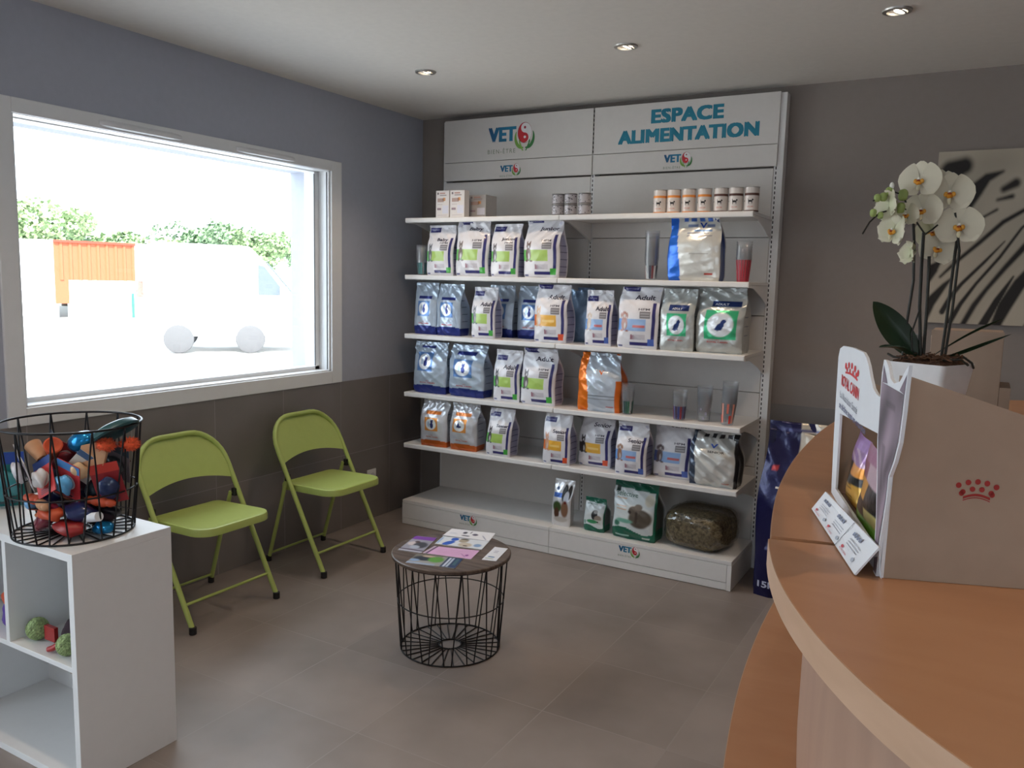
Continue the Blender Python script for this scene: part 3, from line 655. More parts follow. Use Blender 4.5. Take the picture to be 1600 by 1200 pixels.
bag('rabbit_food_bag', 'large green and white bag with a brown rabbit, beside the hay bale', 'green and white small-pet bags', 1.592, 1.832, FR+.02, ZS['e'], .305, .13, sel(False), seed=32, lean=.02, rz=-.02)

# hay bale
hb = empty('hay_bale', (2.035, -.305, ZS['e']), 'compressed hay bale wrapped in shiny clear film, right end of the base shelf', 'hay bale', None, rz=-.12)
def rbox(nu, nv, a, b, c, p, amp, seed):
    rs = np.random.RandomState(seed); ph = rs.uniform(0, 6.3, 8); V = []; F = []
    for j in range(nv+1):
        t = PI*j/nv
        for i in range(nu):
            q = 2*PI*i/nu; f = lambda x, e: math.copysign(abs(x)**e, x)
            x = f(math.sin(t), p)*f(math.cos(q), p); y = f(math.sin(t), p)*f(math.sin(q), p); z = f(math.cos(t), p)
            k = 1+amp*(math.sin(5*x+4*z+ph[0])+math.sin(7*y-3*x+ph[1])+.6*math.sin(13*z+9*y+ph[2])+.5*math.sin(17*x+ph[3]))
            V.append((a*x*k, b*y*k, c*(z*k+1)))
    for j in range(nv):
        for i in range(nu): i2 = (i+1) % nu; F.append((j*nu+i, (j+1)*nu+i, (j+1)*nu+i2, j*nu+i2))
    return V, F
V, F = rbox(60, 34, .160, .150, .098, .50, .011, 3); V = [(x, y, max(z, .002)) for x, y, z in V]
MB().add(V, F).build('hay_block', M['hay'], hb, smooth=60)
rs_ = random.Random(5); b = MB()
for i in range(900):
    j = rs_.randrange(len(V)); p = Vector(V[j]); n = Vector((p.x, p.y, p.z-.09)).normalized(); t = n.cross(Vector((rs_.uniform(-1, 1), rs_.uniform(-1, 1), rs_.uniform(-1, 1)))).normalized()
    l = rs_.uniform(.008, .025); w_ = n.cross(t)*.0007; q = p+n*.0008; g = rs_.uniform(.6, 1.5)
    b.add([q-w_, q+w_, q+t*l+w_+n*.001, q+t*l-w_+n*.001], [(0, 1, 2, 3)], (.20*g, .155*g, .085*g))
b.build('loose_straw', M['vc'], hb, kind='stuff')
V, F = rbox(72, 40, .169, .158, .104, .55, .020, 8); V = [(x, y, max(z, .0008)) for x, y, z in V]
MB().add(V, F).build('plastic_wrap', M['clear'], hb, smooth=50)

# boxes, cans on the top shelf
def carton(x0, x1, yf, d, z, h, label, group, dim=1.0, name='medicine_box'):
    r = empty(name, ((x0+x1)/2, yf+d/2, z), label, 'small box', group); w = x1-x0; b = MB()
    b.box(-w/2, w/2, -d/2, d/2, 0, h, (.72*dim, .68*dim, .66*dim)); fn = flat_fn((-w/2, -d/2, 0), (1, 0, 0), (0, 0, 1), (0, -1, 0))
    for (u0, u1, v0, v1, c) in ((.1, .22, .86, .94, (130, 120, 124)), (.3, .7, .88, .93, (190, 150, 140)), (.3, .8, .81, .85, (160, 150, 150)), (.12, .6, .58, .72, (176, 150, 140)), (.55, .72, .62, .74, (222, 160, 110)), (.12, .5, .48, .50, (190, 180, 180)), (.10, .4, .28, .36, (150, 128, 136)), (.15, .85, .08, .10, (200, 190, 192)), (.5, .95, .15, .45, (214, 214, 226))):
        poly2(b, fn, [(u0*w, v0*h), (u1*w, v0*h), (u1*w, v1*h), (u0*w, v1*h)], lin(c))
    b.build('box_body', M['vc'], r)
    MB().box(-w/2+.001, w/2-.001, -d/2+.001, d/2-.001, h, h+.0012, (.7*dim, .66*dim, .64*dim)).build('top_flap', M['vc'], r)
carton(.438, .528, -.465, .05, ZS['t'], .150, 'small white carton on the top shelf, left one of the front pair', 'white cartons on the top shelf')
carton(.536, .632, -.465, .05, ZS['t'], .150, 'small white carton on the top shelf, right one of the front pair', 'white cartons on the top shelf')
carton(.600, .715, -.37, .12, ZS['t'], .130, 'plain beige carton set back behind the two white cartons', None, .62)
def can(x, y, z, r, h, cols, label, group, name, word=None):
    """cols: list of (v0, v1, rgb) bands over the body"""
    e = empty(name, (x, y, z), label, 'can', group); N_ = 30; prof = []; pc = []
    base = (.62, .61, .60)
    for i in range(N_+1):
        v = i/N_; c = base
        for v0, v1, cc in cols:
            if v0 <= v <= v1: c = lin(cc)
        prof.append((r-(.0012 if .03 < v < .97 else 0), v*h)); pc.append(c)
    b = MB(); b.lathe(prof, seg=32, c=pc)
    fn = lambda X, Z, off: np.stack([(r+off)*np.sin(X), -(r+off)*np.cos(X), Z], -1)
    if word == 'dog':
        dk = lin((40, 36, 36)); s = .011
        for pts in (ell(0.05, h*.42, .30, .0045, 12), ell(.36, h*.42+.006, .12, .004, 10), [(-.2, h*.42), (-.3, h*.42+.011), (-.26, h*.42+.012), (-.12, h*.42+.002)], [(-.2, h*.42), (-.22, h*.42-.012), (-.15, h*.42-.012), (-.12, h*.42)], [(.22, h*.42), (.24, h*.42-.012), (.31, h*.42-.012), (.32, h*.42+.002)]): poly2(b, fn, pts, dk, .0006)
        put_text(b, 'ROYAL CANIN', fn, -.35, h*.16, .8, .006, lin((200, 90, 60)), .01, .0006)
        poly2(b, fn, [(-1.1, h*.40), (-.8, h*.40), (-.8, h*.46), (-1.1, h*.46)], lin((150, 140, 140)), .0005)
    if word == 'bits':
        rs = random.Random(int(x*1000))
        for _ in range(14):
            a = rs.uniform(-1.4, 1.2); zz = rs.uniform(.15, .8)*h; poly2(b, fn, [(a, zz), (a+rs.uniform(.1, .35), zz), (a+.15, zz+.004), (a, zz+.004)], lin((70, 62, 66)), .0006)
    b.build('can_body', M['can'], e, smooth=40)
    MB().lathe([(r*.86, h-.0015), (r*.90, h-.002), (r*.93, h+.0012), (r*1.0, h+.0012), (r*1.01, h-.001)], seg=32, c=(.5, .5, .5)).build('rim', M['trim'], e, smooth=40)
for i, (x, s) in enumerate(((1.209, 'left'), (1.283, 'middle'), (1.363, 'right'))):
    for k in range(2):
        can(x, -.435, ZS['t']+k*.0565, .0345, .055, [(.12, .88, (188, 182, 184)), (.0, .1, (120, 116, 116)), (.9, 1, (110, 106, 106))], 'small grey pet food tin, %s stack of three, %s' % (s, 'bottom tin' if k == 0 else 'top tin'), 'small stacked tins on the top shelf', 'food_tin', 'bits')
for i, x in enumerate((1.775, 1.846, 1.922, 2.000, 2.080, 2.152, 2.226)):
    acc = (224, 140, 60) if i < 4 else (84, 50, 40)
    nm = ['first', 'second', 'third', 'fourth'][i] if i < 4 else ['first', 'second', 'third'][i-4]
    can(x, -.432, ZS['t'], .0345, .113, [(0, .05, acc), (.05, .97, (214, 206, 200)), (.66, .76, acc), (.97, 1, (110, 104, 100))], 'white dog food can, %s stripe, %s of %s from the left' % ('orange' if i < 4 else 'dark brown', nm, 'four' if i < 4 else 'three'), 'tall dog food cans on the top shelf', 'food_can', 'dog')

# stacks of plastic measuring cups
def cups(x, y, z, n, r, hc, pitch, cols, label, tilt=0):
    """a nested stack: each cup is a part"""
    e = empty('cup_stack', (x, y, z), label, 'measuring cups', 'stacks of nested measuring cups'); e.rotation_euler = (0, tilt, 0)
    for i in range(n):
        z0 = i*pitch; b = MB()
        b.lathe([(r*.68, z0+.001), (r*.70, z0), (r*.97, z0+hc-.002), (r*1.03, z0+hc), (r*1.0, z0+hc-.003), (r*.74, z0+.004), (0.001, z0+.004)], seg=26, cap=False)
        b.build('cup', M['cup'], e, smooth=50)
    fn = lambda X, Z, off: np.stack([(r*(.70+.27*(Z)/hc)+.0008+off)*np.sin(X), -(r*(.70+.27*(Z)/hc)+.0008+off)*np.cos(X), Z], -1)
    b = MB()
    for k in range(16):
        a = 2*PI*k/16; c = cols[k % len(cols)]
        if c is None: continue
        v0, v1 = (.06, .62) if len(c) == 3 else c[3:5]
        q = [(a+t*.30, hc*vv) for t, vv in ((0, v0), (.5, v0), (1, v0), (1, v1), (.5, v1), (0, v1))]
        poly2(b, fn, q, lin(c[:3]))
    b.build('printed_marks', M['vc'], e)
    return e
cups(.317, -.43, ZS['a'], 6, .034, .115, .012, [(60, 120, 120), (90, 150, 150), None, (50, 90, 96)], 'stack of teal tinted cups at the left end of the upper bag shelf')
cups(1.745, -.435, ZS['a'], 11, .036, .115, .013, [(60, 62, 78), (120, 60, 66), (200, 200, 200), None], 'tall stack of clear cups with dark marks, alone left of the blue edged bag')
cups(2.205, -.43, ZS['a'], 7, .037, .115, .0125, [(170, 40, 56, .0, .9), (180, 50, 64, .0, .9), (160, 36, 52, .0, .9)], 'stack of dark red printed cups at the right end of the upper bag shelf')
cups(1.645, -.425, ZS['c'], 5, .034, .115, .012, [(40, 90, 74), (60, 120, 96), None, (30, 66, 60)], 'stack of green cups beside the orange edged bag')
cups(1.925, -.425, ZS['c'], 4, .037, .115, .012, [(60, 64, 130), (150, 50, 70), (90, 90, 140), (60, 40, 70)], 'stack of clear cups printed blue and red, left of two paler stacks')
cups(2.040, -.385, ZS['c'], 6, .038, .115, .013, [(170, 170, 190, .08, .2), (150, 150, 175, .3, .42), None, (160, 150, 170, .5, .6)], 'stack of nearly clear cups with grey marks, between the blue and the red stacks', 0)
cups(2.168, -.42, ZS['c'], 8, .038, .120, .0135, [(226, 120, 100, .5, .9), (224, 50, 40, .08, .42), (235, 160, 140, .1, .9), None], 'tall tilted stack of cups with red marks at the right end of the fourth shelf', .04)

# big litter sack on the floor right of the shelving
bigs = S((22, 21, 70), [lambda u, v, c: np.where((u > .42-.05*v)[:, None], L3((206, 198, 184)), c), lambda u, v, c: np.where(((u > .42-.05*v) & (v < .14))[:, None], L3((170, 176, 190)), c), (.10, .19, .735, .755, (190, 60, 60)), blot(.2, .31, .05, .02, (120, 130, 170), .3), (.13, .2, .335, .345, (150, 160, 200)), (.12, .26, .29, .30, (130, 140, 190)), blot(.24, .22, .05, .006, (170, 180, 215), .3, .6), (.0, 1, .955, .965, (70, 72, 120))],
         [('15kg', .055, .045, .26, .05, (205, 210, 235), .03), ('T', .20, .60, .10, .045, (210, 200, 190), .05)], side=lambda s, v: ramp(L3((16, 16, 56)), len(s)))
bag('litter_sack', 'tall navy and cream sack marked 15kg, on the floor between shelving and counter', None, 2.345, 2.75, -.47, 0, .85, .13, bigs, seed=41, m='foil', lean=.10, taper=.02, crumple=.8, cat='sack')

# ================================================================== FOLDING CHAIRS
def make_chair(yc, label):
    r = empty('folding_chair', (.27, yc, 0), label, 'chair', 'lime green folding chairs along the window wall'); ox = .27
    hw = .233; R = .0115; Lx, Lz = .476, .762; xt = .085
    def fp(s, y): return (Lx+(xt-Lx)*s-ox, y, .012+(Lz-.012)*s)
    pts = [fp(t, -hw) for t in (0, .2, .4, .6, .78)]
    rad = .165
    for i in range(1, 9):
        a = PI/2*i/8; pts.append(fp(.80+.20*math.sin(a), -hw+rad*(1-math.cos(a))*.95))
    top = pts[:]
    pts += [(p[0], -p[1], p[2]) for p in reversed(top)]
    MB().tube(pts, R, 12).build('front_frame', M['lime'], r, smooth=50)
    # backrest plate
    yy = np.linspace(-hw+.002, hw-.002, 29); b = MB(); V = []; F = []
    def topS(y):
        q = hw-abs(y)
        if q >= rad*.95: return 1.0
        c_ = 1-q/(rad*.95); return .80+.20*math.sqrt(max(0, 1-c_*c_))
    nr = 14
    for side in (0, 1):
        for j in range(nr+1):
            for y in yy:
                s0 = .705+.045*(1-(y/hw)**2); s1 = max(topS(y)-.004, s0+.003); s = s0+(s1-s0)*j/nr
                x, _, z = fp(s, y); bow = -.014*(1-(y/hw)**2)+(.0016 if side else -.0016)+(.004*math.sin(PI*min(1, (j/nr)*1.0))); V.append((x+bow, y, z))
    n = len(yy); off = (nr+1)*n
    for j in range(nr):
        for i in range(n-1): F.append((j*n+i, j*n+i+1, (j+1)*n+i+1, (j+1)*n+i)); F.append((off+j*n+i, off+(j+1)*n+i, off+(j+1)*n+i+1, off+j*n+i+1))
    for i in range(n-1): F.append((i, off+i, off+i+1, i+1)); F.append((nr*n+i, nr*n+i+1, off+nr*n+i+1, off+nr*n+i))
    b.add(V, F).build('backrest', M['lime'], r, smooth=50)
    # seat: rounded pressed-steel pan
    x0, x1, sw = .135-ox, .512-ox, .198; pl = []
    def corner(cx, cy, rr, a0): return [(cx+rr*math.cos(a0+PI/2*i/6), cy+rr*math.sin(a0+PI/2*i/6)) for i in range(7)]
    pl = corner(x1-.085, sw-.085, .085, 0)+corner(x0+.03, sw-.035, .03, PI/2)+corner(x0+.03, -sw+.035, .03, PI)+corner(x1-.085, -sw+.085, .085, 3*PI/2)
    c = np.mean(pl, 0); b = MB(); m_ = len(pl); V = []; F = []
    prof = [(.955, -.030), (1.0, -.034), (1.0, -.012), (.985, -.003), (.95, .0), (.90, -.003), (.6, -.006), (.3, -.007)]
    for k, dz in prof:
        for p in pl:
            front = (p[0]-x0)/(x1-x0); V.append((c[0]+(p[0]-c[0])*k, c[1]+(p[1]-c[1])*k, .438+dz-.006*(1-front)))
    for j in range(len(prof)-1):
        for i in range(m_): i2 = (i+1) % m_; F.append((j*m_+i, j*m_+i2, (j+1)*m_+i2, (j+1)*m_+i))
    F.append(tuple((len(prof)-1)*m_+i for i in range(m_))); F.append(tuple(reversed(range(m_))))
    b.add(V, F).build('seat', M['lime'], r, smooth=45)
    for sg in (-1, 1):
        lg = MB().tube([(.062-ox, sg*.205, .012), (.150-ox, sg*.205, .30), (.205-ox, sg*.212, .475)], .010, 10).build('rear_leg', M['lime'], r, smooth=50)
        MB().lathe([(.0125, 0), (.0145, .002), (.0145, .028), (.011, .030)], (.062-ox, sg*.205, 0), 14).build('foot_cap', M['black'], lg, smooth=40)
        fc = MB().lathe([(.013, 0), (.0155, .002), (.0155, .030), (.012, .032)], (.473-ox, sg*hw, 0), 14).build('foot_cap', M['black'], r, smooth=40)
        b = MB(); x = fp(.61, 0)[0]; b.box(x-.030, x-.006, sg*hw-.012*sg-.010, sg*hw-.012*sg+.010, .455, .492); b.build('hinge_bracket', M['black'], r, bevel=.003)
    MB().tube([fp(.135, -hw), fp(.135, hw)], .0065, 10).build('front_crossbar', M['lime'], r, smooth=50)
    MB().tube([(.072-ox, -.205, .045), (.072-ox, .205, .045)], .006, 10).build('rear_crossbar', M['lime'], r, smooth=50)
    return r
make_chair(-1.207, 'lime green metal folding chair nearer the shelving, under the right end of the window')
make_chair(-1.990, 'lime green metal folding chair partly hidden behind the white cube unit and wire basket')

# wall socket
so_ = empty('wall_socket', (.008, -.518, .275), 'small white wall socket on the grey tiles behind the right folding chair', 'socket')
MB().box(0, .009, -.04, .04, -.04, .04).build('cover_plate', M['pvc'], so_, bevel=.003)
MB().lathe([(.021, 0), (.021, .004), (.018, .004), (.017, -.002), (.001, -.002)], seg=28, cap=False, M=Matrix.Rotation(PI/2, 3, 'Y')).build('socket_ring', M['pvc'], so_, smooth=40, loc=(.009, 0, 0))
b = MB(); b.lathe([(.0025, .0), (.0025, .002)], (.0, -.009, 0), 10, M=Matrix.Rotation(PI/2, 3, 'Y')); b.lathe([(.0025, .0), (.0025, .002)], (.0, .009, 0), 10, M=Matrix.Rotation(PI/2, 3, 'Y')); b.build('socket_holes', M['black'], so_, loc=(.0085, 0, 0))

# ================================================================== WIRE BASKETS
def ring(mb, r, z, t, seg=64): mb.tube([(r*math.cos(2*PI*i/seg), r*math.sin(2*PI*i/seg), z) for i in range(seg)], t, 8, closed=True)
def wire_body(root, r0, r1, h, n, t, zm, base=.0, rin=.045, rot=.1):
    """r0 base radius, r1 rim radius"""
    R = lambda z: r0+(r1-r0)*(z/h)
    b = MB(); ring(b, r1, h-t, t*1.35); b.build('top_ring', M['wire'], root, smooth=60)
    b = MB(); ring(b, R(zm), zm, t); b.build('middle_ring', M['wire'], root, smooth=60)
    b = MB(); ring(b, r0, t*1.3, t*1.2); b.build('base_ring', M['wire'], root, smooth=60)
    b = MB(); ring(b, rin, t*1.3, t, 32)
    for k in range(2*n):
        a = rot+2*PI*(k+.5)/(2*n); b.tube([(rin*math.cos(a), rin*math.sin(a), t), (r0*math.cos(a), r0*math.sin(a), t)], t*.9, 6)
    b.build('base_spokes', M['wire'], root, smooth=60)
    for k in range(n):
        a = rot+2*PI*k/n
        for d in (-.155, .155):
            aa = a+d; P = [(R(z)*1.0*math.cos(a+d*(1-z/h)), R(z)*math.sin(a+d*(1-z/h)), z) for z in (t, h*.33, h*.66, h-t)]
            MB().tube(P, t, 6).build('side_wire', M['wire'], root, smooth=60)
tb = empty('wire_side_table', (1.425, -1.722, 0), 'low round table on a black wire basket base with dark wooden top, covered with leaflets', 'table')
wire_body(tb, .202, .228, .384, 14, .0026, .205)
b = MB(); b.lathe([(.001, .384), (.236, .384), (.242, .387), (.242, .397), (.238, .400), (.001, .400)], seg=72, cap=False)
b.build('tabletop', M['wtop'], tb, smooth=30)
# leaflets
def leaflet(name, q, z, label, rules, base=(225, 225, 230), n=(46, 30), thick=.0022, texts=(), mat_='vc', cat='leaflet'):
    """q: world corners BL, BR, TR, TL on the table; rules painted over u, v"""
    q = np.array(q); c = q.mean(0); r = empty(name, (c[0], c[1], z), label, cat, 'leaflets and magazines on the wire table'); q = q-c
    us = np.linspace(0, 1, n[0]+1); vs = np.linspace(0, 1, n[1]+1); U_, V_ = np.meshgrid(us, vs); u = U_.ravel(); v = V_.ravel()
    C_ = ramp(L3(base), len(u))
    for rr in rules:
        if callable(rr): C_ = rr(u, v, C_)
        else: k = (u >= rr[0]) & (u <= rr[1]) & (v >= rr[2]) & (v <= rr[3]); C_[k] = L3(rr[4])
    def fn(X, Z, off):
        P = np.outer((1-X)*(1-Z), q[0])+np.outer(X*(1-Z), q[1])+np.outer(X*Z, q[2])+np.outer((1-X)*Z, q[3])
        return np.c_[P, thick+off+.0006*np.sin(X*5)*np.sin(Z*4)]
    m = n[0]+1; F = [(j*m+i, j*m+i+1, (j+1)*m+i+1, (j+1)*m+i) for j in range(n[1]) for i in range(n[0])]
    b = MB(); b.add(fn(u, v, 0), F, C_)
    b.add([(*q[k], z_) for z_ in (0, thick-.0002) for k in range(4)], [(0, 3, 2, 1), (0, 1, 5, 4), (1, 2, 6, 5), (2, 3, 7, 6), (3, 0, 4, 7)], (.6, .6, .62))
    for (s, x, y_, w_, h_, c_) in texts: put_text(b, s, fn, x, y_, w_, h_, lin(c_), 0, .0005)
    b.build('pages', M['film' if mat_ == 'film' else 'vc'], r)
    return r
zt = .4002
leaflet('folded_leaflet', [(1.284, -1.584), (1.491, -1.542), (1.457, -1.43), (1.262, -1.479)], zt, 'white leaflet with dark doodles, at the back edge of the wire table', [blot(.38, .65, .05, .14, (50, 50, 70)), blot(.50, .75, .02, .12, (60, 60, 80)), blot(.62, .55, .06, .12, (70, 60, 90)), blot(.45, .30, .09, .06, (60, 60, 80)), blot(.85, .35, .012, .25, (70, 80, 130), .3, .3), (.08, .2, .5, .53, (170, 180, 200)), (.08, .24, .4, .42, (170, 180, 200)), (0, 1, 0, .04, (110, 120, 140))])
leaflet('folded_leaflet', [(1.320, -1.694), (1.522, -1.649), (1.492, -1.540), (1.292, -1.590)], zt, 'white leaflet with a blue swoosh and beige pictures, in front of the doodled one', [blot(.25, .3, .09, .30, (40, 90, 190), .2, -.2), blot(.30, .8, .08, .2, (40, 90, 190), .2), blot(.5, .75, .10, .25, (170, 160, 140), .4), blot(.6, .3, .14, .25, (196, 186, 170), .4), blot(.5, .9, .1, .05, (60, 50, 46), .3), blot(.62, .2, .05, .06, (90, 80, 74), .4), blot(.85, .4, .08, .18, (130, 160, 200), .5), blot(.03, .5, .03, .4, (150, 180, 215), .5), (.0, 1, 0, .04, (150, 150, 150))], (214, 220, 228))
leaflet('pet_magazine', [(1.241, -1.838), (1.343, -1.818), (1.284, -1.626), (1.193, -1.652)], zt, 'magazine with a purple heading and dog picture, left side of the wire table', [(0, 1, .78, 1, (120, 60, 160)), blot(.3, .5, .25, .13, (206, 196, 196), .4), blot(.65, .45, .3, .2, (60, 62, 72), .4), blot(.5, .3, .2, .1, (170, 180, 196), .4), blot(.4, .62, .12, .06, (70, 50, 50), .4), (0, 1, .04, .10, (200, 200, 214)), (0, 1, .1, .16, (80, 70, 90))], (150, 150, 165))
leaflet('pink_leaflet', [(1.345, -1.812), (1.548, -1.768), (1.522, -1.664), (1.336, -1.716)], zt, 'pale pink leaflet in the middle of the wire table', [(0, .05, 0, 1, (190, 170, 190)), (.06, .10, 0, 1, (80, 50, 90)), (.11, .13, 0, 1, (200, 180, 200)), (.2, .7, .68, .70, (196, 150, 190)), (.2, .7, .5, .52, (196, 150, 190)), (.2, .7, .32, .34, (196, 150, 190)), blot(.85, .35, .03, .1, (130, 50, 140), .3), blot(.78, .3, .012, .2, (150, 90, 160), .3, .4)], (212, 168, 208))
leaflet('pet_magazine', [(1.357, -1.939), (1.552, -1.888), (1.521, -1.782), (1.334, -1.832)], zt, 'magazine with a green field and blue-striped right edge, front of the wire table', [(0, .58, .5, 1, (120, 118, 110)), blot(.25, .6, .22, .25, (34, 44, 60), .4), blot(.3, .85, .14, .1, (190, 170, 150), .5), blot(.5, .6, .16, .3, (90, 150, 60), .4), (0, .58, 0, .16, (150, 165, 190)), blot(.1, .35, .1, .12, (130, 160, 200), .5), (.68, 1, 0, 1, (36, 56, 96)), (.73, .77, .05, .95, (200, 210, 225)), (.80, .84, .05, .95, (180, 195, 215)), (.88, .95, .3, .9, (60, 100, 110))], (150, 150, 148))
leaflet('appointment_card', [(1.585, -1.748), (1.641, -1.732), (1.604, -1.575), (1.548, -1.586)], zt, 'small narrow white card, right side of the wire table', [blot(.45, .25, .25, .04, (60, 110, 160), .4), blot(.4, .14, .3, .02, (110, 140, 90), .4), (.3, .6, .7, .71, (150, 150, 180)), (.3, .6, .6, .61, (150, 150, 180))], (222, 226, 234))

# ================================================================== WHITE CUBE UNIT
CX0, CX1, CY0, CY1, CZ = .36, 1.078, -3.093, -2.772, .708; T = .024
cu = empty('cube_shelf_unit', ((CX0+CX1)/2, (CY0+CY1)/2, 0), 'white open cube shelf unit at the left edge, wire basket on top', 'shelf unit')
def K(mb, name, m=None, **k):
    o = mb.build(name, m or M['cab'], cu, **k); o.matrix_parent_inverse = Matrix.Translation(-Vector(cu.location)); return o
K(MB().box(CX1-T, CX1, CY0, CY1, 0, CZ-T), 'side_panel', bevel=.001); K(MB().box(CX0, CX0+T, CY0, CY1, 0, CZ-T), 'side_panel', bevel=.001)
K(MB().box(CX0, CX1, CY0, CY1, CZ-T, CZ), 'top_panel', bevel=.001); K(MB().box(CX0+T, CX1-T, CY0, CY1, 0, .022), 'bottom_panel', bevel=.001)
K(MB().box(CX0+T, CX1-T, CY0+.001, CY1-.004, .355, .371), 'shelf', bevel=.001); K(MB().box(.722, .741, CY0+.001, CY1-.006, .371, CZ-T), 'divider', bevel=.001)
K(MB().box(CX0+T, CX1-T, CY1-.005, CY1, .371, CZ-T), 'back_panel'); K(MB().box(CX0+T, CX1-T, CY1-.005, CY1, .022, .355), 'back_panel')
K(MB().box(1.012, CX1-T, CY0+.02, CY0+.08, .336, .355), 'corner_block', M['card'])

bk = empty('wire_basket', (.868, -2.952, CZ), 'black wire basket full of pet toys on the white cube unit', 'basket')
wire_body(bk, .166, .196, .335, 12, .0026, .135, rot=.25)

# toys -------------------------------------------------------------
def pack(x, y, z, w, h, d, R3, cols, label, kind='card'):
    """toy on a header card in a clear blister or bag"""
    r = empty('packaged_toy', (x, y, z), label, 'pet toy', 'pet toys in the wire basket'); r.rotation_euler = R3
    b = MB(); b.box(-w/2, w/2, -.0012, .0012, -h/2, h/2, lin(cols[0])); fn = flat_fn((0, -.0012, 0), (1, 0, 0), (0, 0, 1), (0, -1, 0))
    poly2(b, fn, [(-w/2, h*.28), (w/2, h*.28), (w/2, h*.5), (-w/2, h*.5)], lin(cols[1]))
    poly2(b, fn, ell(0, -h*.05, w*.3, h*.2), lin(cols[2]))
    for k in range(3): poly2(b, fn, [(-w*.3, -h*(.33+.05*k)), (w*.25, -h*(.33+.05*k)), (w*.25, -h*(.31+.05*k)), (-w*.3, -h*(.31+.05*k))], lin((90, 80, 90)), .001)
    b.build('backing_card', M['vc'], r)
    MB().blob((0, -d/2-.002, -h*.06), (w*.36, d/2, h*.26), lin(cols[3]), noise=.10, seed=int(abs(x*y*9999))).build('toy', M['film'], r, smooth=80)
    return r
bx, by = .868, -2.952
def P3(dx, dy, z): return (bx+dx, by+dy, z)
pack(*P3(-.085, -.095, .905), .095, .125, .03, (.35, .5, -.2), [(206, 204, 204), (150, 140, 150), (110, 70, 90), (190, 186, 190)], 'white card tag with dark print leaning in the left front of the wire basket')
pack(*P3(.0, -.085, .890), .085, .11, .03, (-.2, -.5, .1), [(200, 60, 60), (40, 70, 140), (230, 220, 215), (196, 190, 188)], 'red and white packaged toy at the front of the wire basket, under the orange cone')
pack(*P3(.055, -.045, .880), .085, .12, .035, (.25, .3, .2), [(196, 50, 56), (60, 120, 180), (230, 220, 220), (90, 160, 205)], 'pale blue plush on a red card, front centre of the wire basket')
pack(*P3(.145, .02, .870), .08, .13, .03, (.2, -.2, .8), [(150, 40, 46), (196, 60, 50), (220, 210, 210), (26, 44, 84)], 'navy toy on a dark red card, right side of the wire basket')
pack(*P3(-.115, .0, .850), .09, .12, .03, (.3, .3, -1.0), [(30, 50, 100), (50, 80, 150), (220, 90, 60), (30, 40, 70)], 'dark blue packaged toy at the left of the wire basket')
pack(*P3(-.06, .06, .86), .09, .12, .03, (.5, .9, -.3), [(120, 36, 50), (200, 90, 60), (40, 90, 130), (90, 40, 60)], 'maroon packaged toy at the back left of the wire basket')
pack(*P3(.06, .05, .84), .10, .12, .04, (.1, .5, .4), [(40, 50, 80), (190, 80, 50), (200, 190, 180), (40, 60, 70)], 'dark packaged toy at the back right of the wire basket')
pack(*P3(-.015, .0, .80), .10, .13, .05, (.9, .2, .2), [(60, 40, 60), (180, 60, 50), (210, 120, 80), (40, 40, 60)], 'dark red packaged toy in the middle of the heap of the wire basket')
for q_, (dx, dy, zz, w_, h_, rr, cs, lb) in enumerate((
    (-.11, .02, .93, .09, .12, (.2, .6, -.6), [(60, 70, 90), (40, 60, 110), (90, 90, 100), (40, 60, 80)], 'slate blue packaged toy at the upper left back of the wire basket'),
    (.02, .09, .93, .11, .12, (.5, -.4, .5), [(90, 60, 70), (140, 60, 50), (120, 110, 110), (60, 70, 80)], 'brown and red packaged toy at the upper back of the wire basket'),
    (.10, .08, .92, .10, .12, (.3, .3, .2), [(130, 120, 124), (60, 80, 90), (90, 90, 96), (70, 80, 84)], 'grey packaged toy under the teal disc in the wire basket'),
    (-.05, .0, .93, .10, .10, (.7, -.8, .3), [(150, 50, 50), (190, 90, 50), (210, 190, 180), (120, 40, 50)], 'crimson packaged toy tilted behind the orange cone in the wire basket'),
    (.09, -.02, .92, .08, .09, (.4, .7, .9), [(200, 196, 190), (60, 90, 130), (180, 150, 120), (206, 170, 130)], 'white card toy behind the tan chew disc in the wire basket'),
    (-.10, -.02, .86, .09, .11, (-.2, .2, -.9), [(40, 50, 80), (50, 60, 100), (60, 80, 120), (40, 50, 90)], 'midnight blue packaged toy low at the left wall of the wire basket'),
    (.02, .03, .87, .12, .12, (.3, .1, .1), [(90, 36, 44), (50, 50, 80), (150, 110, 90), (60, 40, 50)], 'wine red packaged toy in the core of the wire basket'),
    (.10, .05, .79, .10, .12, (1.2, .1, .4), [(50, 46, 56), (150, 60, 50), (90, 80, 80), (40, 36, 46)], 'dark grey packaged toy lying at the bottom right of the wire basket'),
    (-.08, -.03, .76, .10, .12, (1.3, .2, .9), [(180, 90, 60), (60, 70, 120), (200, 190, 180), (190, 110, 60)], 'amber packaged toy lying at the bottom left of the wire basket'))):
    pack(*P3(dx, dy, zz), w_, h_, .03, rr, cs, lb)
def simple(name, mb, m, label, cat='pet toy', group='pet toys in the wire basket', loc=None, smooth=70):
    o = mb.build(name, m, None, smooth=smooth); o.location = loc or (0, 0, 0); return tag(o, label, cat, group)
M['bluefoil'] = mat('metallic_blue', lin((30, 130, 190)), .18, metal=.6, noise=.05)
M['teal'] = mat('dark_teal_rubber', lin((40, 78, 82)), .35, noise=.05)
M['orange'] = mat('orange_rubber', lin((190, 76, 42)), .5, noise=.08)
M['red'] = mat('red_vinyl', lin((150, 34, 34)), .4, noise=.08)
M['maroon'] = mat('maroon_vinyl', lin((110, 26, 48)), .25, noise=.08, coat=.4)
M['tan'] = mat('tan_hide', lin((186, 140, 104)), .7, noise=.08)
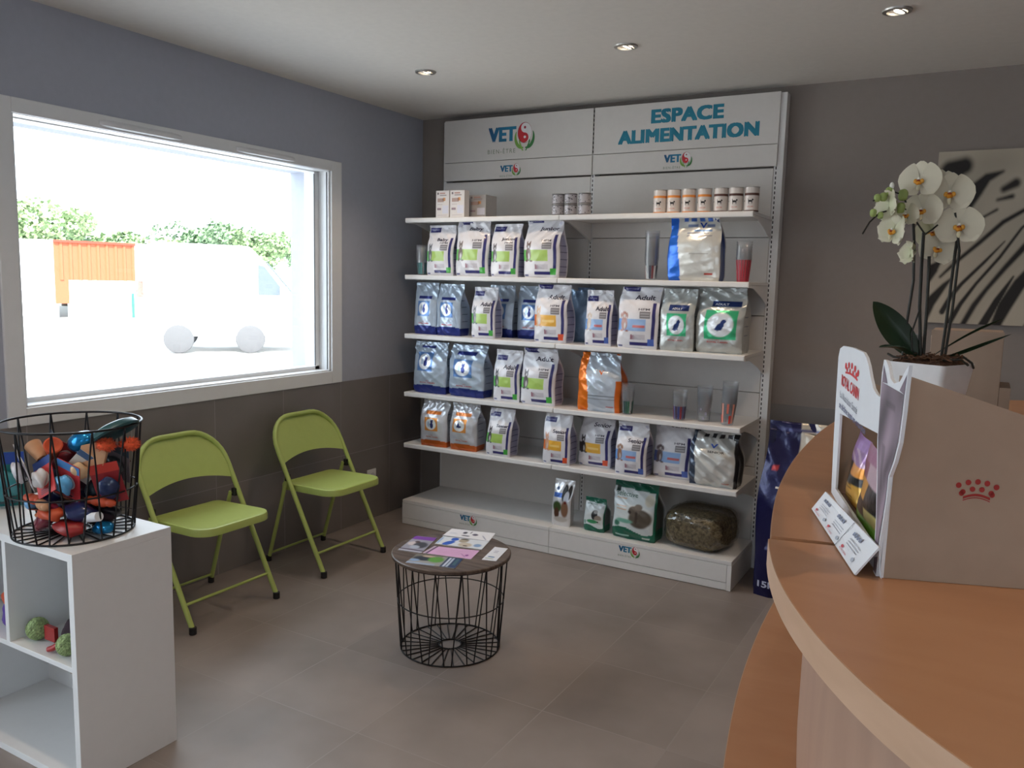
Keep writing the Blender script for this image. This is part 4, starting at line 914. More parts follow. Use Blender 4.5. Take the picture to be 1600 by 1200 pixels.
M['navy'] = mat('navy_vinyl', lin((24, 36, 84)), .3, noise=.08, coat=.3)
M['plum'] = mat('dark_plum_cloth', lin((52, 36, 44)), .9, noise=.2)
M['skyb'] = mat('pale_blue_vinyl', lin((110, 160, 205)), .35, noise=.05)
def Rx(a, ax='X'): return Matrix.Rotation(a, 3, ax)
simple('toy_ball', MB().blob((0, 0, 0), (.052, .040, .032), nu=28, nv=16, rot=Rx(-.35, 'Y')), M['bluefoil'], 'shiny metallic blue ball on top of the heap in the wire basket', loc=P3(.045, .010, .985))
simple('flying_disc', MB().lathe([(.001, .020), (.045, .019), (.064, .012), (.074, -.004), (.070, -.010), (.063, -.006), (.057, .004), (.001, .012)], seg=40, cap=False, M=Rx(-.55, 'Y') @ Rx(.15)), M['teal'], 'dark teal rubber disc sticking out of the top right of the wire basket', loc=P3(.13, .055, 1.02), smooth=50)
hexp = [(math.cos(a)*.046, math.sin(a)*.040) for a in [i*PI/3+.5 for i in range(6)]]
o = MB().prism(hexp, -.006, .006, axis=1).build('chew_disc', M['tan'], None, bevel=.002); o.location = P3(.115, -.005, .955); o.rotation_euler = (-.1, .2, .45)
tag(o, 'tan six-sided chew disc near the top right of the wire basket', 'pet toy', 'pet toys in the wire basket')
for i, (dx, dy, zz, lb) in enumerate(((.140, .020, .985, 'left of the two orange fluffy balls at the rim of the wire basket'), (.178, .070, .985, 'right of the two orange fluffy balls at the rim of the wire basket'))):
    b = MB(); rs = random.Random(i); b.blob((0, 0, 0), .020, nu=16, nv=10)
    for _ in range(420):
        d = Vector((rs.gauss(0, 1), rs.gauss(0, 1), rs.gauss(0, 1))).normalized(); t = d.orthogonal().normalized()*.0012; l = rs.uniform(.024, .031)
        b.add([d*.018-t, d*.018+t, d*l*Vector((1, 1, 1)).length/1.732+Vector((0, 0, -.001))], [(0, 1, 2)])
    o = simple('fluffy_ball', b, M['fluff'], lb, loc=P3(dx, dy, zz)); o.scale = (1.15, 1.3, .85)
simple('rubber_cone', MB().lathe([(.012, -.045), (.014, -.04), (.026, .03), (.022, .032), (.001, .02)], seg=24, cap=True, M=Rx(.9, 'Y') @ Rx(.4)), M['orange'], 'orange cone-shaped toy lying across the front left of the wire basket heap', loc=P3(-.01, -.05, .965), smooth=45)
simple('toy_cup', MB().lathe([(.015, -.03), (.024, .03), (.020, .032), (.012, -.02)], seg=24, cap=False, M=Rx(-.9, 'Y')), M['tan'], 'small beige cup-shaped toy beside the orange cone in the wire basket', loc=P3(-.055, -.07, .955), smooth=45)
for i, (dx, dy, zz, w_, m_, lb) in enumerate(((.125, .005, .815, .052, 'orange', 'orange sausage-shaped toy in the right front of the wire basket'), (-.045, -.095, .818, .040, 'orange', 'orange sausage-shaped toy in the left front of the wire basket'), (.02, -.105, .812, .036, 'tan', 'beige and orange chew stick at the front of the wire basket'))):
    b = MB(); pr = []; K_ = 24
    for k in range(K_+1):
        t = k/K_; pr.append((.016*(.75+.25*abs(math.sin(t*PI*4)))*math.sin(PI*min(.98, max(.02, t)))**.3, -w_+2*w_*t))
    b.lathe(pr, seg=18, M=Rx(PI/2, 'Y')); o = simple('chew_sausage', b, M[m_], lb, loc=P3(dx, dy, zz)); o.rotation_euler = (0, .05, .3-.25*i)
simple('curved_chew', MB().tube([(-.05, 0, -.03), (-.03, 0, -.012), (0, 0, .01), (.03, 0, .035), (.045, 0, .055)], [.012, .020, .023, .019, .010], 14), M['maroon'], 'glossy maroon curved toy at the bottom front of the wire basket', loc=P3(-.0, -.085, .755))
simple('rubber_dumbbell', MB().blob((0, 0, 0), (.060, .035, .024), noise=.08, seed=5), M['red'], 'red rubber toy at the bottom centre of the wire basket', loc=P3(.070, -.060, .742))
simple('dark_rubber_toy', MB().blob((0, 0, 0), (.062, .045, .026), noise=.12, seed=6), M['navy'], 'dark navy toy in the middle of the wire basket, above the red rubber toy', loc=P3(.07, -.03, .785))
simple('foil_ball', MB().blob((0, 0, 0), (.034, .03, .02), noise=.08, seed=7), M['bluefoil'], 'small shiny blue toy at the bottom right of the wire basket', loc=P3(.135, .005, .738))
simple('pale_blue_ball', MB().blob((0, 0, 0), .022), M['skyb'], 'small pale blue ball at the lower left of the wire basket', loc=P3(-.105, -.065, .79))
simple('dark_ball', MB().blob((0, 0, 0), .040, noise=.05, seed=3), M['navy'], 'dark blue ball at the left of the wire basket', loc=P3(-.095, -.015, .775))
simple('brown_bone', MB().blob((0, 0, 0), (.06, .04, .03), noise=.15, seed=9), M['plum'], 'dark plum cloth toy low in the back of the wire basket', loc=P3(.06, .04, .76))
simple('grey_mouse', MB().blob((0, 0, 0), (.05, .035, .03), noise=.1, seed=12), M['plum'], 'dark plum cloth toy low in the back left of the wire basket', loc=P3(-.06, .05, .77))
simple('orange_bone', MB().blob((0, 0, 0), (.05, .03, .02), noise=.15, seed=19), M['orange'], 'orange rubber toy under the right front sausage in the wire basket', loc=P3(.03, -.09, .785))
simple('white_tube', MB().tube([(-.04, 0, 0), (.045, 0, .02)], .014, 14), M['cardw'], 'white tube at the lower right front of the wire basket', loc=P3(.125, -.03, .765))
# toys inside the unit
def knit(x, y, z, r, label):
    b = MB(); b.blob((0, 0, 0), (r, r, r*1.05), nu=24, nv=16, noise=.03, seed=int(x*99))
    for k in range(10):
        a = PI*k/10
        for sg in (-1, 1):
            b.tube([((r*1.02)*math.sin(t)*math.cos(a+sg*t*1.1), (r*1.02)*math.sin(t)*math.sin(a+sg*t*1.1), (r*1.07)*math.cos(t)) for t in [PI*q/14 for q in range(1, 14)]], .0016, 5)
    return simple('mesh_ball', b, M['knit'], label, 'pet toy', 'green mesh balls in the cube unit', loc=(x, y, z))
knit(.790, -3.035, .404, .031, 'green mesh ball at the left in the upper cube, beside the red tag')
knit(.965, -3.050, .402, .029, 'green mesh ball at the front right in the upper cube, with the red tail')
knit(.935, -2.985, .455, .026, 'green mesh ball half hidden above the dark body in the upper cube')
simple('red_tag', MB().box(-.026, .026, -.006, .006, -.022, .022), M['red'], 'flat red cloth tag between green ball and dark body in the upper cube', 'pet toy', 'toys in the cube unit', loc=(.852, -3.03, .402), smooth=None)
simple('red_tail', MB().tube([(0, 0, 0), (-.018, -.006, -.012), (-.034, -.010, -.018)], [.009, .009, .008], 10), M['red'], 'red cloth tail lying in front of the right green ball', 'pet toy', 'toys in the cube unit', loc=(.940, -3.062, .399))
simple('plush_body', MB().blob((0, 0, 0), (.040, .035, .042), noise=.06, seed=4), M['plum'], 'round dark plum plush at the back right of the upper cube', 'pet toy', 'toys in the cube unit', loc=(.925, -3.0, .412))
simple('toy_pack', MB().blob((0, 0, 0), (.05, .03, .04), noise=.1, seed=5), M['orange'], 'orange toy in the cube left of the divider', 'pet toy', 'toys in the cube unit', loc=(.665, -3.03, .470))
simple('purple_pouch', MB().blob((0, 0, 0), (.055, .035, .045), noise=.1, seed=8), mat('purple_vinyl', lin((90, 60, 150)), .4), 'purple toy under the orange one in the cube left of the divider', 'pet toy', 'toys in the cube unit', loc=(.665, -3.03, .415))
pk2 = pack(.455, -2.93, .80, .12, .19, .05, (.1, 0, .9), [(30, 110, 110), (40, 70, 150), (220, 100, 70), (60, 140, 150)], 'teal and blue packaged toy on the cube unit, left of the wire basket'); pk2['group'] = 'packs left of the basket'

# ================================================================== RECEPTION COUNTER
CTZ = 1.13
ctrl = [(4.6, -.98), (4.1, -.96), (3.7, -1.0), (3.31, -1.13), (3.06, -1.42), (2.93, -1.72), (2.881, -2.025), (2.880, -2.38), (2.893, -2.651), (2.919, -2.90), (2.950, -3.083), (2.973, -3.198), (3.012, -3.335), (3.07, -3.470), (3.150, -3.60), (3.245, -3.705), (3.40, -3.83), (3.65, -3.95), (4.0, -4.03), (4.6, -4.05)]
def catmull(P, k=8):
    P = [np.array(p) for p in P]; out = []
    for i in range(len(P)-1):
        p0 = P[max(i-1, 0)]; p1 = P[i]; p2 = P[i+1]; p3 = P[min(i+2, len(P)-1)]
        for j in range(k):
            t = j/k; out.append(.5*((2*p1)+(-p0+p2)*t+(2*p0-5*p1+4*p2-p3)*t*t+(-p0+3*p1-3*p2+p3)*t**3))
    out.append(P[-1]); return np.array(out)
cv = catmull(ctrl); k_ = np.ones(9)/9
cvs = cv.copy()
for c_ in range(2): cvs[4:-4, c_] = np.convolve(cv[:, c_], k_, 'valid')
cv = cvs
tn = np.gradient(cv, axis=0); tn /= np.linalg.norm(tn, axis=1)[:, None]
nrm = np.stack([-tn[:, 1], tn[:, 0]], 1)      # inward side (towards +x of the bulge)
if (nrm[len(nrm)//2][0]) < 0: nrm = -nrm
ct = empty('reception_counter', (3.6, -2.5, 0), 'curved two-level beech reception counter filling the right foreground', 'counter')
def off(d): return cv+nrm*d
def Cn(mb, name, m, par=None, **k):
    o = mb.build(name, m, par or ct, **k)
    o.matrix_parent_inverse = Matrix.Identity(4) if par else Matrix.Translation(-Vector(ct.location)); return o
def ribbon(A, B, z0, z1, i0=0, i1=None):
    A = A[i0:i1]; B = B[i0:i1]; n = len(A); V = [(*p, z) for z in (z0, z1) for S_ in (A, B) for p in S_]; b = MB(); F = []
    a0, b0, a1, b1 = 0, n, 2*n, 3*n
    for i in range(n-1): F += [(a1+i, a1+i+1, b1+i+1, b1+i), (a0+i, b0+i, b0+i+1, a0+i+1), (a0+i, a0+i+1, a1+i+1, a1+i), (b0+i, b1+i, b1+i+1, b0+i+1)]
    F += [(a0, a1, b1, b0), (a0+n-1, b0+n-1, b1+n-1, a1+n-1)]
    return b.add(V, F)
seam = int(np.argmin(np.hypot(cv[:, 0]-2.973, cv[:, 1]+3.196)))
O0, O1 = off(.0015), off(.62)
Cn(ribbon(O0, O1, CTZ-.0385, CTZ, 0, seam), 'counter_top', M['beech'], smooth=30)
o2 = O0.copy(); P_ = O0.copy(); 
Cn(ribbon(O0-nrm*.004, O1, CTZ-.0385, CTZ, seam, None), 'counter_top', M['beech'], smooth=30)
Cn(ribbon(off(-.0035), O0-nrm*.0041, CTZ-.038, CTZ-.0006, seam, None), 'edge_band', M['edge'], smooth=30)
Cn(ribbon(off(.0), off(.0014), CTZ-.038, CTZ-.0006, 0, seam), 'edge_band', M['edge'], smooth=30)
Cn(ribbon(off(.062), off(.085), .741, CTZ-.0386), 'upper_front', M['beechp'], smooth=30)
Cn(ribbon(off(-.046), off(.75), .712, .740), 'lower_ledge', M['beech'], smooth=30)
Cn(ribbon(off(-.0475), off(-.0462), .7125, .7395), 'edge_band', M['edge'], smooth=30)
Cn(ribbon(off(.10), off(.125), .0, .7118), 'lower_front', M['beechp'], smooth=30)

# ================================================================== DISPLAY BOX ON THE COUNTER
P0 = np.array([3.129, -3.286]); wv_ = np.array([-.279, .96]); wv_ /= np.linalg.norm(wv_); uv_ = np.array([.94, .34]); uv_ /= np.linalg.norm(uv_)
nw = np.array([-wv_[1], wv_[0]]); nu_ = np.array([uv_[1], -uv_[0]])   # outward normals of front and near side
db = empty('card_display_box', (P0[0]+.1, P0[1]+.2, CTZ), 'cardboard counter display box with white front, cat cut-out and red crown on its side', 'display box')
def D(mb, name, m, par=None, **k):
    o = mb.build(name, m, par or db, **k); o.matrix_parent_inverse = Matrix.Identity(4) if par else Matrix.Translation(-Vector(db.location)); return o
ffn = lambda o_, d_, n_: flat_fn((o_[0], o_[1], 0), (d_[0], d_[1], 0), (0, 0, 1), (n_[0], n_[1], 0))
front_fn = ffn(P0, wv_, nw); side_fn = ffn(P0, uv_, nu_)
def plate(fn, outer, holes, th, c=(1, 1, 1)):
    """flat card with holes, real thickness"""
    bm = bmesh.new()
    for lp in [outer]+holes:
        vs = [bm.verts.new((p[0], p[1], 0)) for p in lp]
        for i in range(len(vs)): bm.edges.new((vs[i], vs[(i+1) % len(vs)]))
    bmesh.ops.triangle_fill(bm, use_beauty=True, use_dissolve=False, edges=bm.edges[:])
    bm.verts.ensure_lookup_table(); bm.verts.index_update()
    V = np.array([v.co[:2] for v in bm.verts]); F = [tuple(v.index for v in f.verts) for f in bm.faces]; bm.free()
    b = MB(); n = len(V)
    b.add(list(fn(V[:, 0], V[:, 1], 0))+list(fn(V[:, 0], V[:, 1], -th)), F+[tuple(n+i for i in reversed(f)) for f in F], c)
    s = 0
    for lp in [outer]+holes:
        m = len(lp); b.f += [(s+i, s+(i+1) % m, n+s+(i+1) % m, n+s+i) for i in range(m)]; s += m
    return b
hole = [(.402, 1.148), (.411, 1.279), (.22, 1.292), (.050, 1.304), (.034, 1.25), (.030, 1.155)]
fout = [(.445, CTZ+.0005), (.462, 1.22), (.472, 1.30), (.478, 1.372), (.465, 1.388), (.43, 1.395), (.33, 1.399), (.236, 1.399), (.208, 1.393), (.186, 1.383), (.165, 1.369), (.14, 1.356), (.113, 1.351), (.072, 1.350), (.015, 1.345), (-.010, 1.30), (-.004, 1.22), (.0, CTZ+.0005)]
D(plate(front_fn, fout, [hole], .004), 'front_panel', M['cardw'])
catp = [(.003, CTZ+.0007), (-.003, 1.177), (-.016, 1.211), (-.024, 1.241), (-.026, 1.267), (-.049, 1.290), (-.066, 1.317), (-.073, 1.354), (-.076, 1.385), (-.079, 1.409), (-.068, 1.404), (-.040, 1.386), (-.010, 1.380), (.012, 1.384), (.030, 1.398), (.046, 1.4035), (.060, 1.4035), (.066, 1.385), (.066, 1.350), (.062, 1.30), (.045, 1.25), (.030, 1.20), (.022, CTZ+.0007)]
cat_o = D(plate(lambda X, Z, o_: front_fn(X, Z, o_+.0045), catp, [], .004), 'cat_cutout', M['cardw'])
# printed grey cat picture, inset from the white edge
b = MB(); rows = np.linspace(CTZ+.004, 1.374, 60); Lb = np.interp(rows, [1.13, 1.177, 1.211, 1.241, 1.267, 1.29, 1.317, 1.354, 1.385], [.001, -.0, -.011, -.019, -.021, -.043, -.060, -.067, -.070])
Rb = np.interp(rows, [1.13, 1.20, 1.25, 1.30, 1.35, 1.385], [.018, .024, .038, .055, .060, .060])
V = []; CC = []; nc = 16
for z_, l_, r_ in zip(rows, Lb, Rb):
    for i in range(nc+1):
        t = i/nc; L_ = l_+(r_-l_)*t; V.append((L_, z_))
        g = .42+.20*math.sin(z_*62+t*5)+.14*math.sin(t*9+z_*31)+.22*math.exp(-((t-.45)/.16)**2)*(1 if z_ < 1.35 else .5)
        if abs(z_-1.352) < .004 and .3 < t < .7: g *= .45
        if abs(z_-1.27) < .03 and .55 < t < .72: g *= .5
        c_ = L3((128, 112, 124))*(.25+1.5*max(0, g)); CC.append(c_)
V = np.array(V); m = nc+1
b.add(front_fn(V[:, 0], V[:, 1], .0050), [(j*m+i, j*m+i+1, (j+1)*m+i+1, (j+1)*m+i) for j in range(59) for i in range(nc)], CC)
for e_ in ([(-.070, 1.374), (-.075, 1.398), (-.045, 1.376)], [(.058, 1.374), (.056, 1.397), (.025, 1.376)]): poly2(b, front_fn, e_, L3((120, 104, 118)), .0050)
D(b, 'cat_picture', M['vc'], cat_o)
b = MB(); red = lin((205, 45, 50))
def wtext(s, L0, L1, z0, h, c, bold=0):   # text reads from far (large L) to near
    fnr = lambda X, Z, o_: front_fn(L0+(L1-L0)*X, z0+h*Z-.004*X, o_)
    put_text(b, s, fnr, 0, 0, 1, 1, c, bold, .0006)
wtext('ROYAL CANIN', .420, .245, 1.328, .019, red, .03)
wtext('La Nutrition Santé', .425, .250, 1.306, .012, lin((130, 136, 150)))
wtext('se décline aussi en entretien', .425, .170, 1.288, .011, lin((70, 78, 120)), .01)
for i in range(5): poly2(b, front_fn, ell(.385-.030*i+.0, 1.366-.002*abs(i-2)**1.5+.004, .009, .0055, 14), red)
for i in range(4): poly2(b, front_fn, ell(.370-.030*i, 1.360, .008, .004, 12), red)
strip2(b, front_fn, [(.385-.120*i/8, 1.3515+.003*math.sin(PI*i/8)) for i in range(9)], [(.385-.120*i/8, 1.355+.003*math.sin(PI*i/8)) for i in range(9)], red)
D(b, 'front_lettering', M['vc'])
# brown side walls, back and floor
SL = .40
sideo = [(.004, CTZ+.0005), (SL, CTZ+.0005), (SL, 1.268), (.018, 1.388), (.004, 1.389)]
sp_ = D(plate(side_fn, sideo, [], .0035), 'side_panel', M['card'])
far_fn = ffn(P0+wv_*.445, uv_, -nu_)
D(plate(far_fn, [(.004, CTZ+.0005), (SL, CTZ+.0005), (SL, 1.262), (.10, 1.315), (.018, 1.345), (.004, 1.346)], [], .0035), 'side_panel', M['card'])
back_fn = ffn(P0+uv_*SL, wv_, -nw)
D(plate(back_fn, [(.0, CTZ+.0005), (.445, CTZ+.0005), (.445, 1.262), (.0, 1.262)], [], .0035), 'back_panel', M['card'])
def fl(zz): return [tuple(np.r_[P0+wv_*a+uv_*s, zz]) for a, s in ((.006, .008), (.438, .008), (.438, SL-.008), (.006, SL-.008))]
D(MB().add(fl(CTZ+.0008)+fl(CTZ+.004), [(0, 3, 2, 1), (4, 5, 6, 7), (0, 1, 5, 4), (1, 2, 6, 5), (2, 3, 7, 6), (3, 0, 4, 7)]), 'box_floor', M['card'])
# red crown on the near side
b = MB(); rd = lin((150, 30, 24)); cx, cz = .1035, 1.2455
for i in range(5):
    t = (i-2)/2; poly2(b, side_fn, ell(cx+t*.0215, cz+.0165-.0055*t*t, .0033, .0036, 16), rd)
    if i < 4: t2 = (i-1.5)/2; poly2(b, side_fn, ell(cx+t2*.0215, cz+.0075-.004*t2*t2*2, .0032, .0034, 16), rd)
for t2 in (-1, 1): poly2(b, side_fn, ell(cx+t2*.0175, cz+.0010, .0030, .0034, 16), rd)
for k, th in ((0, .0032), (1, .0012)):
    zz0 = -.0035-.0045*k
    A = [(cx+(q/8-1)*.0155, cz+zz0+.0050*math.cos((q/8-1)*1.4)) for q in range(17)]; strip2(b, side_fn, [(p[0], p[1]-th) for p in A], A, rd)
D(b, 'crown_emblem', M['vc'], sp_)

# pouches in the display box
def pouch(o_, L0, L1, z0, z1, cols, label, seed):
    rs = np.random.RandomState(seed); r = empty('kibble_pouch', (*(P0+wv_*(L0+L1)/2+uv_*o_), z0), label, 'pet food pouch', 'sample pouches in the counter display box')
    n1, n2 = 26, 40; b = MB(); V = []; CC = []
    for sd_ in (0, 1):
        for j in range(n2+1):
            v = j/n2
            for i in range(n1+1):
                t = 2*i/n1-1; th = .016*(1-t*t)**.5*math.sin(PI*min(1, max(0, v*1.02)))**.55*(1-.5*v)
                dd = (-1 if sd_ == 0 else .8)*th+.0016*math.sin(9*v+seed+3*t)*(v > .05)
                L_ = (L0+L1)/2+(L1-L0)/2*t*(1-.10*math.sin(PI*v)+.05*v); P_ = P0+wv_*L_+uv_*(o_+.012*v+dd)
                V.append((*P_, z0+(z1-z0)*v)); CC.append(L3(cols(1-i/n1, v)))
    m = n1+1; k_ = m*(n2+1)
    F = [(s*k_+j*m+i, s*k_+j*m+i+1, s*k_+(j+1)*m+i+1, s*k_+(j+1)*m+i) for s in (0, 1) for j in range(n2) for i in range(n1)]
    o = b.add(V, F, CC).build('pouch_body', M['foil'], r, smooth=80); o.matrix_parent_inverse = Matrix.Translation(-Vector(r.location))
def pc1(u, v):
    if v > .80: return (170, 132, 190)
    if v > .62: return (150, 110, 160) if (u+v*3) % .5 < .3 else (196, 168, 190)
    if v > .45: return (30, 26, 34) if u < .45 else (226, 150, 60)
    if v > .34: return (26, 24, 30)
    if v > .06: return (206, 160, 70) if not (.12 < u < .7 and (v*22) % 1 < .3) else (110, 80, 40)
    return (150, 90, 60)
def pc2(u, v):
    if v > .80: return (176, 120, 150)
    if v > .62: return (210, 180, 192) if u > .3 else (150, 80, 100)
    if v > .42: return (226, 160, 50) if u < .5 else (40, 34, 38)
    if v > .34: return (24, 22, 26)
    if v > .20: return (206, 190, 120) if u > .5 else (40, 36, 40)
    return (120, 190, 60)
def pc3(u, v):
    if v > .86: return (110, 96, 140)
    if v > .7: return (60, 52, 80) if (u*3) % 1 < .7 else (160, 170, 200)
    return (40, 36, 48)
pouch(.014, .082, .262, CTZ+.006, 1.258, pc2, 'mauve, orange and lime sample pouch nearest, in the window of the display box', 1)
pouch(.020, .292, .398, CTZ+.006, 1.252, pc1, 'mauve, black and yellow sample pouch at the left in the display box window', 2)
pouch(.058, .185, .395, CTZ+.006, 1.282, pc3, 'dark violet sample pouch behind the other two in the display box', 3)
# price strip leaning in front of the box
lo = [np.array([2.996, -3.002, CTZ+.002]), np.array([3.100, -3.298, CTZ+.002])]; hi = [np.array([3.021, -3.040, 1.173]), np.array([3.126, -3.300, 1.1735])]
ps = empty('price_strip', (3.05, -3.15, CTZ), 'slanted white price label strip in front of the display box window', 'price label')
q4 = [lo[0], lo[1], hi[1], hi[0]]; nn = np.cross(q4[1]-q4[0], q4[3]-q4[0]); nn /= np.linalg.norm(nn)
if nn[0] > 0 and nn[2] < 0 or nn @ (np.array([3.2, -4.39, 1.49])-q4[0]) < 0: nn = -nn
def pfn(X, Z, o_):
    X = np.asarray(X); Z = np.asarray(Z); return np.outer((1-X)*(1-Z), q4[0])+np.outer(X*(1-Z), q4[1])+np.outer(X*Z, q4[2])+np.outer((1-X)*Z, q4[3])+nn*o_
def Ps(mb, name, m, **k):
    o = mb.build(name, m, ps, **k); o.matrix_parent_inverse = Matrix.Translation(-Vector(ps.location)); return o
sq = np.array([(0, 0), (1, 0), (1, 1), (0, 1)]); A_ = pfn(sq[:, 0], sq[:, 1], 0); B_ = pfn(sq[:, 0], sq[:, 1], -.0025)
Ps(MB().add(list(A_)+list(B_), [(0, 1, 2, 3), (7, 6, 5, 4), (0, 4, 5, 1), (1, 5, 6, 2), (2, 6, 7, 3), (3, 7, 4, 0)]), 'strip_backing', M['cardw'])
Ps(MB().add([tuple(p) for p in (A_[2], A_[3], A_[3]+np.array([.018, .006, -.041]), A_[2]+np.array([.006, .002, -.041]))], [(0, 1, 2, 3)]), 'rear_fold', M['cardw'])
b = MB(); poly2(b, pfn, [(.61, 0), (.615, 0), (.615, 1), (.61, 1)], lin((60, 64, 70)), .0006)
for u0 in (.03, .33, .64):
    for k in range(4): poly2(b, pfn, [(u0+.05+.035*k, .68), (u0+.075+.035*k, .68), (u0+.075+.035*k, .80+.03*(k % 2)), (u0+.05+.035*k, .80)], lin((120, 128, 150)))
    for k in range(3): poly2(b, pfn, [(u0+.06, .54-.09*k), (u0+.24, .54-.09*k), (u0+.24, .56-.09*k), (u0+.06, .56-.09*k)], lin((150, 156, 170)))
    poly2(b, pfn, ell(u0+.05, .20, .018, .05, 12), lin((200, 70, 80))); put_text(b, 'ROYAL CANIN', pfn, u0+.03, .08, .12, .06, lin((200, 70, 80)), 0, .0006)
    poly2(b, pfn, ell(u0+.24, .2, .02, .07, 12), lin((170, 178, 190)))
Ps(b, 'price_labels', M['vc'])

# brown carton behind the orchid
cb = empty('brown_carton', (3.2, -1.60, CTZ), 'plain brown cardboard carton on the counter behind the orchid pot', 'box')
b = MB(); b.box(-.112, .072, -.10, .10, .0005, .250); b.build('carton_body', M['card'], cb, bevel=.002)
MB().box(.0725, .10, -.10, .08, .0005, .095).build('side_flap', M['card'], cb, bevel=.001)
MB().box(-.112, .072, -.1015, -.10, .235, .2515).build('rim_flap', M['card'], cb)

# ================================================================== ORCHID
pot_c = Vector((3.105, -1.995, CTZ)); PH = .178
oc = empty('potted_orchid', pot_c, 'white orchid in a square white ceramic pot behind the display box', 'potted plant')
a0 = math.radians(-25); ps_ = .158
def sqr(s, z, rr=.012):
    out = []
    for i in range(4):
        a = a0+PI/4+PI/2*i; cx_, cy_ = math.cos(a)*(s/2-rr)*1.41421, math.sin(a)*(s/2-rr)*1.41421
        for j in range(-2, 3): aa = a+j*PI/8; out.append((cx_+rr*math.cos(aa), cy_+rr*math.sin(aa), z))
    return out
rows = [sqr(ps_*.70, .0005), sqr(ps_*.72, .003), sqr(ps_, PH-.002), sqr(ps_*1.0, PH), sqr(ps_*.955, PH), sqr(ps_*.93, PH-.02)]
b = MB(); n = 20; V = [p for r_ in rows for p in r_]; F = [(j*n+i, j*n+(i+1) % n, (j+1)*n+(i+1) % n, (j+1)*n+i) for j in range(5) for i in range(n)]+[tuple(reversed(range(n)))]
b.add(V, F).build('pot', M['pot'], oc, smooth=40)
V = [(0, 0, PH+.018)]; F = []
for k, s_ in enumerate((.35, .65, .90, .99)):
    V += [(x, y, PH+.012*(1-k/3)**.5-.003*k+.003*math.sin(i*2.3+k)) for i, (x, y, _) in enumerate(sqr(ps_*.95*s_, 0))]
F = [(0, 1+i, 1+(i+1) % n) for i in range(n)]+[(1+j*n+i, 1+j*n+(i+1) % n, 1+(j+1)*n+(i+1) % n, 1+(j+1)*n+i) for j in range(3) for i in range(n)]
MB().add(V, F).build('bark', M['soil'], oc)
rs_ = random.Random(3); b = MB()
for i in range(90):
    x, y = rs_.uniform(-.07, .075), rs_.uniform(-.07, .07); c = Vector((x, y, PH+.010+rs_.uniform(-.004, .008)))
    d = Vector((rs_.uniform(-1, 1), rs_.uniform(-1, 1), rs_.uniform(-.3, .4))).normalized()*rs_.uniform(.006, .016); s = d.cross(Vector((0, 0, 1))).normalized()*.004; u_ = Vector((0, 0, .003))
    b.add([c-d-s, c-d+s, c+d+s, c+d-s, c-d+u_, c+d+u_], [(0, 1, 4), (1, 2, 5, 4), (2, 3, 5), (3, 0, 4, 5), (0, 3, 2, 1)])
b.build('bark_chips', M['soil'], oc, kind='stuff')
for k, pts in enumerate(([(.05, .0, PH+.01), (.075, .01, PH+.018), (.095, .005, PH+.004), (.10, .01, PH-.01)], [(.03, -.05, PH+.01), (.07, -.04, PH+.014), (.088, -.03, PH+.0)], [(-.05, -.05, PH+.01), (-.085, -.045, PH+.012), (-.10, -.03, PH+.018)])):
    MB().tube(pts, .003, 8).build('air_root', M['stem'], oc, smooth=60)
def W3(x, y, z): return Vector((x, y, z))-pot_c
def leafm(p0, p1, wmax, arch, name='leaf', twist=.3, side=None):
    p0, p1 = Vector(p0), Vector(p1); d = p1-p0; sd_ = Vector(side).normalized() if side else d.cross(Vector((0, 0, 1))).normalized(); upv = sd_.cross(d).normalized()
    if upv.z < 0: upv = -upv
    V = []; F = []; N1, N2 = 18, 6
    for sgn in (0, 1):
        for j in range(N1+1):
            t = j/N1; c = p0+d*t+upv*arch*math.sin(PI*t)*1.0; wd = wmax*(math.sin(PI*min(.99, .10+.90*t))**.75 if t > 0 else .35)*(1 if t < 1 else .05)
            for i in range(N2+1):
                q = 2*i/N2-1; V.append(c+sd_*wd*q+upv*(abs(q)*wd*.30)-(upv*.0022 if sgn else upv*0))
    m = N2+1; k = m*(N1+1)
    for j in range(N1):
        for i in range(N2): F += [(j*m+i, j*m+i+1, (j+1)*m+i+1, (j+1)*m+i), (k+j*m+i, k+(j+1)*m+i, k+(j+1)*m+i+1, k+j*m+i+1)]
    for j in range(N1): F += [(j*m, (j+1)*m, k+(j+1)*m, k+j*m), (j*m+N2, k+j*m+N2, k+(j+1)*m+N2, (j+1)*m+N2)]
    return MB().add(V, F).build(name, M['leaf'], oc, smooth=60)
rtv = Vector(rt)
leafm(W3(3.075, -1.96, 1.318), W3(2.958, -2.02, 1.462), .036, .012, side=(.55, .1, .65))
leafm(W3(3.065, -1.98, 1.312), W3(2.985, -2.05, 1.345), .022, .012)
leafm(W3(3.111, -1.945, 1.325), W3(3.262, -1.85, 1.424), .016, .008, side=(.45, .4, .42))
leafm(W3(3.120, -1.98, 1.312), W3(3.285, -1.85, 1.385), .017, -.012, side=(.42, .45, .42))
stems = [([(3.080, -1.962, 1.315), (3.066, -1.95, 1.45), (3.061, -1.93, 1.56), (3.059, -1.926, 1.648)], .0042),
         ([(3.128, -1.955, 1.315), (3.131, -1.93, 1.40), (3.134, -1.905, 1.52), (3.138, -1.887, 1.64)], .0038), ([(3.136, -1.950, 1.315), (3.143, -1.92, 1.45), (3.146, -1.90, 1.60), (3.128, -1.90, 1.70)], .0034),
         ([(3.036, -1.965, 1.315), (3.040, -1.96, 1.42), (3.046, -1.95, 1.52), (3.040, -1.95, 1.62), (3.033, -1.948, 1.68)], .0036), ([(3.086, -1.958, 1.315), (3.083, -1.94, 1.45), (3.079, -1.925, 1.55), (3.077, -1.927, 1.585)], .0040),
         ([(3.060, -1.965, 1.315), (3.053, -1.965, 1.38), (3.066, -1.955, 1.44)], .0022)]
